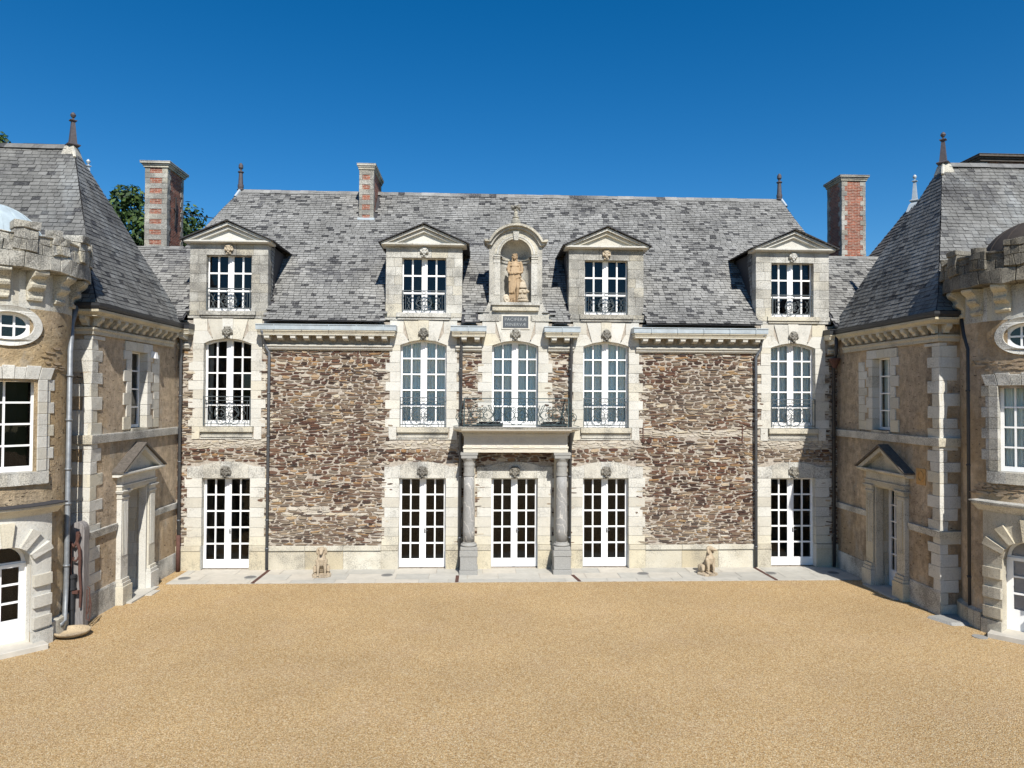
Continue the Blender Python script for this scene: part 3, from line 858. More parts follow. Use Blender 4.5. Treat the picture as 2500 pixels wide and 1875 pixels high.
pan((A, 20.3, 7.5+e), (B, 20.3, 7.5+e), (B, 21.98, 9.32+e), (A, 21.98, 9.32+e))
pan((-9.03, 21.98, 9.32+e), (10.85, 21.98, 9.32+e), (10.41, 24.2, 11.73+e), (-8.1, 24.2, 11.73+e))
pan((10.41, 24.2, 11.73+e), (10.85, 21.98, 9.32+e), (11.4, 28.8, 6.8)); pan((-9.03, 21.98, 9.32+e), (-8.1, 24.2, 11.73+e), (-10, 28.8, 6.8))
pan((-8.1, 24.2, 11.73+e), (10.41, 24.2, 11.73+e), (11.4, 28.8, 6.8), (-10, 28.8, 6.8))
pan((A, 21.98, 9.32+e), (-9.03, 21.98, 9.32+e), (-10, 28.8, 6.8), (A, 28.8, 6.8)); pan((10.85, 21.98, 9.32+e), (B, 21.98, 9.32+e), (B, 28.8, 6.8), (11.4, 28.8, 6.8))
for a_, b_ in ((CX-1.09, CX-.74), (CX+.74, CX+1.09)): pan((a_, 19.98, zroof(19.98)+e), (b_, 19.98, zroof(19.98)+e), (b_, 20.3, 7.5+e), (a_, 20.3, 7.5+e))
for a_, b_ in SEG: pan((a_, 19.62, 6.83), (b_, 19.62, 6.83), (b_, 20.1, 6.86), (a_, 20.1, 6.86))
g.build('roof_boarding', M['slate_edge'], rf, recalc=False)
for k, (a_, b_, w_) in enumerate((((-8.1, 24.2, 11.76), (10.41, 24.2, 11.76), .2), ((-13.5, 21.98, 9.34), (-9.05, 21.98, 9.34), .14), ((10.87, 21.98, 9.34), (15.5, 21.98, 9.34), .14))):
    g = G(); gable_ridge(g, a_, b_, w_, 5+k); g.build('ridge', M['slate'], rf, recalc=False)
for a_, b_ in (((-8.12, 24.15, 11.75), (-8.2, 23.9, 11.44)), ((10.43, 24.15, 11.75), (10.5, 23.9, 11.44))):
    g = G(); g.tube([a_, b_], .05, 6); g.build('lead_flashing', M['zinc'], rf)
finial(rf, (-8.12, 24.2, 11.74), .93, .085, 'pine', 'lead'); finial(rf, (10.38, 24.2, 11.74), .93, .085, 'pine', 'lead')

# ---- dormers
def dormer(xc, seed, mk, hasblue=False):
    m = T(xc, 20); r = random.Random(seed)
    g = G(m)
    zs = [7.165, 7.42, 7.68, 7.94, 8.20, 8.46, 8.72]
    for sx in (-1, 1):
        for i, (a, b) in enumerate(zip(zs, zs[1:])):
            sp = .84 if i % 2 else .80
            if r.random() < .6:
                g.box(sx*.62, sx*(sp-.002), r.uniform(-.003, .003), .3, a+.002, b-.002); g.box(sx*(sp+.002), sx*1.07, r.uniform(-.003, .003), .3, a+.002, b-.002)
            else: g.box(sx*.62, sx*1.07, r.uniform(-.003, .003), .3, a+.002, b-.002)
    xs = [-1.07, -.66, -.2, .2, .66, 1.07]
    for a, b in zip(xs, xs[1:]): g.box(a+.002, b-.002, r.uniform(-.003, .003), .3, 8.723, 9.03)
    g.box(-1.12, -.77, -.06, .3, 7.035, 7.162); g.box(.77, 1.12, -.06, .3, 7.035, 7.162)
    g.box(-.765, .765, -.11, .3, 7.04, 7.16); g.box(-.73, .73, -.07, .25, 6.97, 7.036)
    g.box(-1.1, -.735, -.045, .3, 6.957, 7.03); g.box(.735, 1.1, -.045, .3, 6.957, 7.03)
    # cornice and pediment
    g.k = 1
    g.prof([(.3, 9.105), (-.18, 9.105), (-.18, 9.06), (-.13, 9.045), (-.12, 9.032), (.3, 9.032)], -1.19, 1.19)
    g.prism([(-1.08, 9.107), (1.08, 9.107), (0, 9.56)], .0, .3)
    g.prism([(-1.2, 9.107), (-1.02, 9.107), (0, 9.535), (1.02, 9.107), (1.2, 9.107), (0, 9.61)], -.17, -.0)
    g.prism([(-1.0, 9.107), (-.80, 9.107), (0, 9.43), (.80, 9.107), (1.0, 9.107), (0, 9.52)], -.09, .001)
    g.jit = .010; d = g.build('dormer', [M['stone_d' if seed % 2 else 'stone_w'], M['stone']], house, bevel=.005)
    # slate roof with overhang, cheeks
    g = G()
    X = xc; yb = 20-.25
    Y1 = lambda z: 20.3+(z-7.5)/1.0846+.06
    slates(g, [(X, yb, 9.67), (X-1.27, yb, 9.115), (X-1.27, Y1(9.115), 9.115), (X, Y1(9.67), 9.67)][::1], h=.1, seed=seed)
    slates(g, [(X, yb, 9.67), (X, Y1(9.67), 9.67), (X+1.27, Y1(9.115), 9.115), (X+1.27, yb, 9.115)][::1], h=.1, seed=seed+9)
    for sx in (-1, 1):
        a = [(X+sx*1.055, 20.28, 7.05), (X+sx*1.055, 20.28, 9.10), (X+sx*1.055, Y1(9.10), 9.10), (X+sx*1.055, Y1(7.5), 7.5)]
        if sx > 0: a = a[::-1]
        slates(g, a, h=.11, seed=seed+sx+30)
    g.build('dormer_slates', [M['slate'], M['slate_edge']], d, recalc=False)
    g = G()
    for sx in (-1, 1):
        g.hexa([(X, yb, 9.645), (X+sx*1.26, yb, 9.09), (X+sx*1.26, Y1(9.09), 9.09), (X, Y1(9.6), 9.645)], [(X, yb, 9.668), (X+sx*1.27, yb, 9.112), (X+sx*1.27, Y1(9.1), 9.112), (X, Y1(9.6), 9.668)])
        g.add([(X+sx*1.045, 20.27, 7.05), (X+sx*1.045, 20.27, 9.08), (X+sx*1.045, Y1(9.10), 9.08), (X+sx*1.045, Y1(7.5), 7.5)], [(0, 1, 2, 3)])
    g.build('dormer_boarding', M['slate_edge'], d, recalc=False)
    window(d, m, .66, 7.175, 8.76, 3, None, .07, 4, .16, .045, .10, .17, 'dormer_window', glass_parent=d)
    railing(d, m, .60, 7.19, 7.80, -.01)
    mascaron(d, m, 0, 8.885, mk, 'statue_pale' if seed % 2 else 'stone_w', .92, -.045)
    if hasblue:
        b = G(m); b.box(*hasblue, .42, .45, 7.25, 7.85); b.build('blue_chair_back', M['blue'], d)
M['blue'] = simple('blue_furniture', (.05, .25, .48), .5, .3)
dormer(WX[0], 1, 0); dormer(WX[1], 2, 1, (.02, .17)); dormer(WX[3], 3, 0, (-.56, -.48)); dormer(WX[4], 4, 1)

# ---- niche bay
m = T(CX, 20)
g = G(m); zc = 8.85
def ring(r, n=20, cz=zc): return [(r*math.cos(PI*i/n), cz+r*math.sin(PI*i/n)) for i in range(n+1)]
hole = [(-.44, 7.49), (.44, 7.49)]+ring(.44)
R_ = .757; tp = [(R_*math.sin(a), 8.86+R_*math.cos(a)) for a in [x*1.18/8 for x in range(8, -9, -1)]]
outer = [(-.75, 7.482), (.75, 7.482), (.75, 9.1)]+[p for p in tp if abs(p[0]) < .74]+[(-.75, 9.1)]
g.prism(outer, -.02, .05, [hole])
hole2 = [(-.5, 7.484), (.5, 7.484), (.5, zc), (.35, 9.2), (0, 9.36), (-.35, 9.2), (-.5, zc)]
g.prism([(-.745, 7.483), (.745, 7.483), (.745, 9.1), (.45, 9.4), (0, 9.55), (-.45, 9.4), (-.745, 9.1)], .051, .55, [hole2])
g.box(-.74, .74, .551, .62, 7.4, 9.1)
pr = [(.44, 7.49)]+[(.44, zc)]+[(.44*math.cos(t), zc+.44*math.sin(t)) for t in [PI/2*i/8 for i in range(1, 9)]]
g.sm = True; g.lathe(pr, 24, (0, .04, 0), 0, PI); g.sm = False
g.box(-.55, .55, .04, .55, 7.44, 7.489)
for k, (rr, y) in enumerate(((.60, -.035), (.545, -.05), (.49, -.04))):   # archivolt
    g.prism(ring(rr)+list(reversed(ring(rr-.05))), y, .01)
# curved cornice
def off(d): return [((R_+d)*math.sin(a), 8.86+(R_+d)*math.cos(a)) for a in [x*1.16/14 for x in range(-14, 15)]]
t1 = off(.085); b1 = off(.02); b2 = off(-.05)
g.prism([(-.905, 9.245), (-.80, 9.245)]+[p for p in t1 if abs(p[0]) < .775]+[(.80, 9.245), (.905, 9.245), (.88, 9.185), (.72, 9.175)]+list(reversed([p for p in b1 if abs(p[0]) < .69]))+[(-.72, 9.175), (-.88, 9.185)], -.21, .5)
g.prism([(-.85, 9.184)]+[(-.72, 9.174)]+[p for p in b1 if abs(p[0]) < .69]+[(.72, 9.174), (.85, 9.184), (.80, 9.11), (.68, 9.09)]+list(reversed([p for p in b2 if abs(p[0]) < .64]))+[(-.68, 9.09), (-.80, 9.11)], -.12, .5)
for sx in (-1, 1):
    for (a, b, y) in ((8.775, 8.82, -.085), (8.72, 8.773, -.065), (8.61, 8.718, -.045)): g.box(sx*.44, sx*.63, y, .02, a, b)
    g.box(sx*.44, sx*.61, -.035, .01, 7.70, 8.608)
# imposts carried round inside the niche
for (a, b, rr) in ((8.74, 8.80, .39), (8.66, 8.735, .41)):
    g.lathe([(.445, a), (rr, a), (rr, b), (.445, b)], 24, (0, .04, 0), 0, PI)
g.prism([(-.06, 9.24), (.06, 9.24), (.085, 9.49), (-.085, 9.49)], -.10, .02)
g.box(-.69, .69, -.15, .3, 7.40, 7.48); g.box(-.655, .655, -.10, .3, 7.25, 7.398)
fl = [(1.06, 6.912), (1.06, 7.15), (.98, 7.165), (.90, 7.22), (.83, 7.32), (.79, 7.42), (.775, 7.479)]
g.prism([(-x, z) for x, z in reversed(fl)]+fl[::1] if False else [(-1.06, 6.957)]+[(1.06, 6.957)]+fl[1:]+[(-x, z) for x, z in reversed(fl[1:])], -.0, .4)
for sx in (-1, 1): g.box(sx*.46, sx*1.06, -.055, .1, 6.957, 7.14); g.box(sx*.46, sx*.94, -.03, .1, 6.935, 6.955)
nb = g.build('statue_niche', M['stone_w'], house, bevel=.004)
g = G(m); g.box(-.36, .36, -.062, .0, 6.77, 7.10); g.k = 1; g.box(-.40, .40, -.052, .01, 6.73, 7.14)
pq = g.build('plaque', [M['plaque'], M['stone_new']], nb)
def lettering(txt, x, z, size, y, parent):
    cu = bpy.data.curves.new('lettering', 'FONT'); cu.body = txt; cu.size = size; cu.align_x = 'CENTER'; cu.extrude = .003; cu.space_character = 1.12
    o = bpy.data.objects.new('tmp', cu); COL.objects.link(o); bpy.context.view_layer.update()
    me = bpy.data.meshes.new_from_object(o.evaluated_get(bpy.context.evaluated_depsgraph_get()))
    bpy.data.objects.remove(o); org = ORG[parent.name]
    me.transform(Matrix.Translation(-org) @ Matrix.Translation((x, y, z)) @ Matrix.Rotation(PI/2, 4, 'X'))
    me.materials.clear(); me.materials.append(M['letter'])
    o = bpy.data.objects.new('lettering', me); COL.objects.link(o); o.parent = parent; return o
for t, zz in (('PACIFERÆ', 6.965), ('MINERVÆ', 6.82)): lettering(t, CX, zz, .125, 19.934, nb)
g = G(T(CX, 20.15))
g.lathe([(.15, 9.60), (.15, 9.72), (.12, 9.73), (.14, 9.78), (.13, 9.86), (.07, 9.92), (.10, 9.935), (.10, 9.955), (.05, 9.97), (.06, 10.06), (.045, 10.12)], 14)
r = random.Random(3)
for i in range(26):
    a = r.uniform(0, 2*PI); q = r.uniform(.3, 1); g.ball((.13*q*math.cos(a), .11*q*math.sin(a), 10.20+r.uniform(-.05, .09)), r.uniform(.025, .045), 8, 6)
g.build('stone_flower_urn', M['stone_d'], nb)
# surface behind the plaque / above central window
g = G(m); g.box(-1.05, 1.05, .211, .4, 6.3, 6.95); g.build('bay_masonry', M['stone'], nb)

# ---- chimneys
def chimney(parent, x0, x1, y0, y1, z0, z1, mode, cap=.1):
    g = G(); r = random.Random(int(x0*10)); n = int((z1-z0)/.16)
    for i in range(n):
        a, b = z0+(z1-z0)*i/n, z0+(z1-z0)*(i+1)/n
        qx = min(.17, (x1-x0)*.28); qy = .17
        wdx = qx*(1.15 if (i//1) % 2 else .6); wdy = qy*(1.3 if i % 2 else .8)
        g.k = 1; g.box(x0+.012, x1-.012, y0+.012, y1-.012, a, b)
        g.k = 0
        if mode == 'bands':   # narrow front: brick panels between full stone courses
            if i % 2: g.box(x0, x1, y0, y0+.1, a+.002, b-.002)
            else:
                for (u, v) in ((x0, x0+(x1-x0)*.22), (x1-(x1-x0)*.25, x1)): g.box(u, v, y0, y0+.1, a+.002, b-.002)
            for xx in ((x0, x0+.1), (x1-.1, x1)):
                g.box(xx[0], xx[1], y0+.1, y0+.1+wdy*.7, a+.002, b-.002); g.box(xx[0], xx[1], y1-wdy, y1, a+.002, b-.002)
        else:
            for (u, v) in ((x0, x0+wdx), (x1-wdx, x1)):
                for (p, q) in ((y0, y0+wdy), (y1-wdy, y1)): g.box(u, v, p, q, a+.002, b-.002)
    g.jit = .014; c = g.build('chimney', [M['stone_d'], M['brick']], parent, bevel=.004)
    g = G()
    for k, (e, a, b) in enumerate(((cap*.35, 0, .06), (cap*.6, .062, .11), (cap, .112, .17), (cap*1.1, .172, .19))):
        g.box(x0-e, x1+e, y0-e, y1+e, z1+a, z1+b)
    g.build('chimney_cap', M['stone_d' if mode != 'bands' else 'stone_w'], c, bevel=.006)
    g = G(); g.box(x0-.04, x1+.04, y0-.05, y1+.04, z0-.02, z0+.05); g.build('chimney_flashing', M['zinc'], c)
    return c
cl = chimney(house, -10.72, -10.02, 23.0, 24.25, 8.95, 12.08, 'bands', .12)
g = G(); g.tube([(-10.0, 23.55, 10.35), (-9.99, 23.6, 11.3)], .02); g.tube([(-10.0, 23.45, 10.9), (-9.99, 23.7, 10.7)], .02); g.build('iron_tie', M['iron_dark'], cl)
chimney(house, 11.98, 12.80, 23.0, 24.0, 9.45, 12.08, 'quoins', .09)
cc = chimney(house, -3.97, -3.50, 23.1, 24.9, 10.55, 12.18, 'bands', .07)

# ---- rainwater pipes
Z6 = 6.5
downpipe(house, [(-5.97, 19.62, 6.62), (-5.97, 19.72, 6.45), (-5.96, 19.88, 6.3), (-5.93, 19.88, 6.15), (-5.84, 19.88, 6.02), (-5.84, 19.88, .05)], clips=[(-5.84, 19.88, z) for z in (4.9, 3.7, 2.4, 1.4, .62)])
downpipe(house, [(-.54, 19.62, 6.62), (-.54, 19.86, 6.42), (-.55, 19.87, .05)], clips=[(-.55, 19.87, z) for z in (5.6, 2.6, .9)])
downpipe(house, [(2.52, 19.62, 6.62), (2.55, 19.86, 6.42), (2.52, 19.87, .05)], clips=[(2.52, 19.87, z) for z in (5.6, 2.6, .9)])
downpipe(house, [(7.98, 19.62, 6.62), (7.98, 19.86, 6.4), (7.97, 19.88, 6.2), (7.84, 19.88, 6.0), (7.84, 19.88, .05)], clips=[(7.84, 19.88, z) for z in (4.9, 4.2, 2.2, .62)])
downpipe(house, [(-8.22, 19.7, 6.6), (-8.22, 19.85, 6.3), (-8.22, 19.86, .9)], clips=[(-8.22, 19.86, z) for z in (4.8, 3.0, 1.4)])
g = G(); g.tube([(-8.22, 19.86, 1.0), (-8.22, 19.86, .0)], .056, 10); g.build('pipe_shoe', M['rust'], house, smooth=True)
downpipe(house, [(10.06, 19.62, 6.6), (10.08, 19.7, 6.1), (10.08, 19.84, 5.9), (10.08, 19.84, .05)], r=.048, mat='gut_dark', clips=[(10.08, 19.84, z) for z in (5.0, 3.7, 1.0)])
g = G(); g.lathe([(.05, 5.70), (.13, 5.88), (.15, 5.92), (.15, 5.97), (0, 5.97)], 12, (10.08, 19.78, 0)); g.build('rain_hopper', M['rust'], house)
# iron wall ties
for (x, z0, z1) in ((-3.42, 5.72, 6.08), (-3.53, 3.55, 3.95), (4.62, 3.55, 4.05), (7.48, 3.55, 4.05)):
    g = G(F); g.box(x-.012, x+.012, -.035, -.01, z0, z1); g.build('wall_tie', M['rust'], house)

# ================================================================== portico
po = thing('portico', 'stone porch with two veined grey marble columns carrying a balcony over the central door', 'portico', (CX, 19.48, 0))
m = T(CX, 20)
for sx in (-1, 1):
    c = sx*1.27
    g = G(m); y = -.52
    g.box(c-.25, c+.25, y-.25, y+.52, 0, .14); g.box(c-.23, c+.23, y-.23, y+.23, .142, .50); g.box(c-.245, c+.245, y-.245, y+.245, .502, .66); g.box(c-.225, c+.225, y-.225, y+.225, .662, .755)
    ped = g.build('pedestal', M['granite'], po, bevel=.01)
    g = G(m); g.sm = True
    g.lathe([(.20, .757), (.222, .775), (.222, .80), (.205, .822), (.165, .83), (.175, .85), (.158, .87)], 28, (c, y, 0)); g.sm = False
    col = g.build('column_base', M['granite'], ped)
    g = G(m); g.sm = True
    g.lathe([(.156, .868), (.160, 1.2), (.158, 1.7), (.150, 2.3), (.144, 2.66)], 32, (c, y, 0)); g.build('column', M['marble'], po, smooth=False)
    g = G(m); g.lathe([(.146, 2.66), (.160, 2.665), (.160, 2.72), (.146, 2.725), (.146, 2.94), (.158, 2.945), (.158, 3.0), (.15, 3.005), (.155, 3.06), (.19, 3.12), (.20, 3.15)], 28, (c, y, 0))
    g.box(c-.215, c+.215, y-.2, y+.25, 3.152, 3.24); g.box(c-.235, c+.235, y-.215, y+.25, 3.242, 3.30)
    g.build('capital', M['granite'], po)
    g = G(m); g.box(c-.16, c+.16, -.12, .02, .67, 3.25); g.build('pilaster', M['stone_new'], po, bevel=.005)
g = G(m); Y0 = -.615
g.box(-1.43, 1.43, Y0+.02, -.001, 3.302, 3.415)
g.box(-1.445, 1.445, Y0-.005, -.001, 3.417, 3.468)
g.box(-1.42, 1.42, Y0+.03, -.001, 3.47, 3.755)
for c in (-1.16, -.73, -.30, .13, .56, .99):
    g.prism([(c+.045+.095*math.cos(t), 3.58+.095*math.sin(t)) for t in [PI*i/14 for i in range(15)]]+[(c+.045+.075*math.cos(t), 3.58+.075*math.sin(t)) for t in [PI*i/14 for i in range(14, -1, -1)]], Y0+.015, Y0+.035)
    g.prism([(c+.045+.05*math.cos(t), 3.58+.05*math.sin(t)) for t in [PI*i/10 for i in range(11)]]+[(c+.045+.036*math.cos(t), 3.58+.036*math.sin(t)) for t in [PI*i/10 for i in range(10, -1, -1)]], Y0+.015, Y0+.035)
    g.ball((c+.045, Y0+.03, 3.575), .014, 8, 6)
for i in range(7):
    c = -1.28+.427*i
    for k in range(5): g.box(c-.075+k*.033, c-.055+k*.033, Y0+.004, Y0+.03, 3.385, 3.416)
    g.box(c-.085, c+.085, Y0-.012, Y0+.03, 3.435, 3.485)
g.box(-1.45, 1.45, Y0+.01, -.001, 3.757, 3.80)
x = -1.47
while x < 1.46:
    g.box(x, x+.026, Y0-.02, Y0+.03, 3.802, 3.85); x += .046
for sx in (-1, 1):
    yy = Y0
    while yy < -.05: g.box(sx*1.44, sx*1.475, yy, yy+.026, 3.802, 3.85); yy += .046
g.box(-1.44, 1.44, Y0+.01, -.001, 3.801, 3.852)
pf = [(-.001, 3.945), (Y0-.39, 3.945), (Y0-.38, 3.915), (Y0-.20, 3.875), (Y0-.07, 3.853), (-.001, 3.853)]
g.prof([(p[0]-Y0-.24+.24, p[1]) for p in pf] if False else pf, -1.48, 1.48)
for sx in (-1, 1): g.hexa([(sx*1.48, Y0-.06, 3.853), (sx*1.50, Y0-.06, 3.853), (sx*1.50, -.001, 3.853), (sx*1.48, -.001, 3.853)], [(sx*1.48, Y0-.39, 3.944), (sx*1.72, Y0-.39, 3.944), (sx*1.72, -.001, 3.944), (sx*1.48, -.001, 3.944)])
g.build('entablature', M['stone_new'], po, bevel=.003)
g = G(m); r = random.Random(2)
g.box(-1.70, 1.70, Y0-.375, -.031, 3.947, 3.985)
for i in range(9): g.box(-1.70+i*.378+.002, -1.70+(i+1)*.378-.002, Y0-.385-r.uniform(0, .008), Y0+.1, 3.986, 3.998+r.uniform(0, .008))
g.build('balcony_slab', M['stone_d'], po, bevel=.006)
g = G(m); yb = -.80; a = 1.415; z0, z1 = 4.0, 4.79
g.box(-a, a, yb-.018, yb+.018, z1-.025, z1); g.box(-a, a, yb-.01, yb+.01, z1-.115, z1-.10); g.box(-a, a, yb-.01, yb+.01, z0+.05, z0+.075)
for sx in (-1, 1):
    g.box(sx*a-.014, sx*a+.014, yb-.014, yb+.014, z0, z1); g.box(sx*a-.018, sx*a+.018, yb, -.03, z1-.025, z1); g.box(sx*a-.01, sx*a+.01, yb, -.03, z0+.05, z0+.07)
    S2 = spiral(0, 0, .17, .03, -PI/2, 1.6, 24)
    g.tube([(sx*a+sx*.09, yb+.0+p[0]*.3, z0+.28+p[1]) for p in S2], .010, 5)
    g.tube([(sx*(a+.02), yb, z1-.08), (sx*(a+.10), yb, z1-.25), (sx*(a+.07), yb, z0+.45), (sx*(a+.20), yb, z0+.22), (sx*(a+.14), yb, z0+.06), (sx*(a+.30), yb, z0+.02)], .010, 5)
    g.tube([(sx*a+p[0]*.9*sx, yb, z0+.25+p[1]) for p in spiral(.14, 0, .15, .03, PI, -1.4, 22)], .009, 5)
    S3 = spiral(-.42, z0+.42, .2, .04, 0, 1.7, 26)
    g.tube([(sx*a, p[0], p[1]) for p in S3], .009, 5); g.tube([(sx*a, -p[0]*.0-.25-.1*math.cos(i*.4), z0+.1+i*.03) for i, p in enumerate(S3[:20])], .008, 5)
for (p, q) in ((-a+.06, -.52), (-.50, .50), (.52, a-.06)): iron_panel(g, p, q, z0+.075, z1-.115, yb, r=.0095)
g.build('balcony_railing', M['iron_green'], po, recalc=False)
g = G(m)
g.build if False else None
for lx, lab in ((-.72, 'black floodlight lying on the balcony left of its central window'), (1.05, 'black floodlight lying on the balcony right of its central window')):
    t = thing('floodlight', lab, 'floodlight', (CX+lx, 19.55, 4.0), 'black floodlights on the balcony')
    g = G(T(CX+lx, 19.55)); g.box(-.36, .36, -.08, .08, 4.005, 4.10); g.box(-.30, .30, -.05, .05, 4.10, 4.14); g.build('lamp_housing', M['black'], t, bevel=.01)
    g = G(T(CX+lx, 19.55)); g.tube([(.28, 0, 4.09), (.30, -.02, 4.2), (.24, -.03, 4.2), (.18, 0, 4.12)], .012, 6); g.build('bracket', M['black'], t)
#--PART3--
# ================================================================== corner pavilions (left s=-1, right s=+1)
M['capping'] = simple('dark_weathered_capping', (.12, .105, .09), .9, .15, 0, .8, 18, .4)
def pavilion(s):
    X0 = -8.33 if s < 0 else 10.25; YF = 15.6 if s < 0 else 15.42
    q = (lambda Y: Y) if s < 0 else (lambda Y: -Y)
    dY = -.25 if s < 0 else -.42
    p_ = lambda Y: q(Y+dY)
    lab = ('left corner pavilion of tan render with steep slate roof, its court wall in sun' if s < 0 else 'right corner pavilion of tan render with steep slate roof, its court wall in shade')
    pv = thing('corner_pavilion', lab, 'pavilion', (X0, 18, 0), 'pavilions flanking the manor')
    mw = T(X0, 0, 0, 90 if s < 0 else -90)
    mf = T(X0, YF, 0) if s > 0 else T(X0, YF, 0)
    fx = lambda d: s*d                      # distance outward along the front face
    g = G(mw)
    hw = [(q(17.28), 4.02), (q(18.12), 4.02), (q(18.12), 5.88), (q(17.28), 5.88)]
    hd = [(p_(17.31), .0), (p_(18.36), .0), (p_(18.36), 2.62), (p_(17.31), 2.62)]
    hd = [(a, b+.002) for a, b in hd]
    g.prism([(q(YF+.01), -.2), (q(20.05), -.2), (q(20.05), 6.7), (q(YF+.01), 6.7)], 0, .62, [hw, hd])
    g.m = mf; g.box(fx(0.0), fx(5), .0, .4, -.2, 6.7)
    g.m = Matrix(); g.box(X0+s*5, X0+s*5.3, YF, 28, 0, 6.7); g.box(X0, X0+s*5, 27.8, 28, 0, 6.7)
    g.build('wall', M['plaster'], pv)
    g = G(); g.box(X0+s*1.9, X0+s*2.0, YF+.5, 20, 0, 6.7); g.box(X0+s*.63, X0+s*1.9, YF+.5, 20, 3.4, 3.5); g.box(X0+s*.63, X0+s*1.9, YF+.5, 20, 6.2, 6.3)
    g.build('interior', M['inside'], pv)
    # quoins at the corner
    g = G(mw); r = random.Random(40+s); z = .0; i = 0
    while z < 6.08:
        h = min(r.uniform(.22, .30), 6.09-z)
        if h < .05: break
        a, b = (.42, .17) if i % 2 else (.24, .40)
        if r.random() < .2: a += .08
        g.m = mw; g.box(q(YF-.012), q(YF+a), -.014+r.uniform(-.003, .003), .06, z+.003, z+h-.003)
        g.m = mf; g.box(fx(-.011), fx(b if i % 3 else .42), -.013+r.uniform(-.003, .003), .05, z+.003, z+h-.003)
        if i % 3 == 0: g.box(fx(b+.01), fx(.5), -.010, .05, z+.003, z+h-.003)
        z += h; i += 1
    g.jit = .016; g.build('quoin_stones', M['stone'] if s < 0 else M['stone'], pv, bevel=.006)
    # column of scattered blocks beside the window
    g = G(mw); z = 4.0; i = 0
    while z < 5.95:
        h = r.uniform(.2, .27); a0 = 18.50 if i % 2 else 18.38
        if z+h < 6.0: g.box(q(a0), q(18.80), -.012, .05, z+.003, z+h-.003)
        z += h; i += 1
    g.build('stone_inserts', M['stone'], pv, bevel=.006)
    # window surround
    g = G(mw); zs = [4.0, 4.3, 4.58, 4.86, 5.13, 5.4, 5.65, 5.86]
    for i, (a, b) in enumerate(zip(zs, zs[1:])):
        wd = .20 if i % 2 else .34
        g.box(q(17.28-wd), q(17.30), -.03, .2, a+.003, b-.003); g.box(q(18.10), q(18.12+wd*.8), -.03, .2, a+.003, b-.003)
        if i % 2 == 0: pass
    for a, b in ((17.0, 17.52), (17.525, 17.88), (17.885, 18.36)): g.box(q(a), q(b), -.034, .2, 5.863, 6.085)
    ws = g.build('window_surround', M['stone'], pv, bevel=.006)
    g = G(mw); g.box(q(17.30), q(18.10), -.06, .25, 3.955, 4.02); g.build('window_sill', M['stone_w'], ws, bevel=.004)
    window(pv, T(*(mw @ Vector((q(17.70), 0, 0))), 90 if s < 0 else -90), .41, 4.025, 5.87, 4, None, .055, 2, .1, .03, .07, .17, 'window', double=False, curtain=(s > 0))
    # string courses
    sc = [(.05, 3.95), (-.08, 3.95), (-.08, 3.92), (-.06, 3.76), (.05, 3.74)]; lo = [(.05, 1.88), (-.06, 1.88), (-.06, 1.86), (-.04, 1.72), (.05, 1.70)]
    ma, mb = (1, 0) if s < 0 else (0, 1)
    def band(pr, side, y0, y1, corner, front=False):
        g = G(mw); a, b = sorted((q(y0), q(y1))); g.prof(pr, a, b, ma if corner else 0, mb if corner else 0)
        if front: g.m = mf; a, b = sorted((fx(0), fx(.6))); g.prof(pr, a, b, mb, ma)
        return g.build('string_course' if pr[0][1] > .6 else 'plinth', M['stone_w'], pv)
    band(sc, 0, YF, 20, True, True); band(lo, 0, YF, 16.95+dY, True, True); band(lo, 0, 18.75+dY, 20, False)
    band([(.05, .55), (-.02, .55), (-.03, .5), (-.03, -.1), (.05, -.1)], 0, YF, 16.95+dY, True); band([(.05, .5), (-.02, .5), (-.03, -.1), (.05, -.1)], 0, 18.75+dY, 20, False)
    # cornice: side and front return
    def corn2(y0, y1, mat, m0, m1, frame, mods):
        g = G(frame); z = 6.51; a, b = sorted((y0, y1))
        g.prof([(0, z+.12), (-.26, z+.12), (-.26, z+.07), (-.20, z+.015), (-.18, z), (0, z)], a, b, m0, m1)
        g.prof([(0, z-.001), (-.185, z-.001), (-.185, z-.02), (0, z-.02)], a, b, m0, m1)
        g.prof([(0, z-.25), (-.08, z-.25), (-.08, z-.29), (-.05, z-.33), (-.05, z-.40), (0, z-.40)], a, b, m0, m1)
        for c in mods:
            pr = [(0, z-.022), (-.18, z-.022), (-.18, z-.08), (-.15, z-.12), (-.09, z-.16), (-.07, z-.21), (0, z-.215)]
            n = len(pr); vs = [(c-.065, p[0], p[1]) for p in pr]+[(c+.065, p[0], p[1]) for p in pr]
            g.add(vs, [(j, (j+1) % n, n+(j+1) % n, n+j) for j in range(n)]+[tuple(reversed(range(n))), tuple(range(n, 2*n))])
        return g.build('cornice', M[mat], pv, bevel=.003)
    mods = [q(YF+.10+i*.345) for i in range(12)]
    corn2(q(YF), q(19.55), 'stone_y', 1 if s < 0 else 0, 0 if s < 0 else 1, mw, mods)
    corn2(fx(0), fx(.62), 'stone_y', 0 if s < 0 else 1, 1 if s < 0 else 0, mf, [fx(.12)])
    g = G(mw); a, b = sorted((q(YF), q(19.7))); pg = [(0, 6.76), (-.30, 6.76), (-.30, 6.70), (-.27, 6.645), (0, 6.645)]
    g.prof(pg, a, b, 1 if s < 0 else 0, 0 if s < 0 else 1)
    g.m = mf; a, b = sorted((fx(0), fx(.7))); g.prof(pg, a, b, 0 if s < 0 else 1, 1 if s < 0 else 0)
    g.build('gutter', M['gut_dark'], pv)
    # doorway with pediment
    g = G(mw)
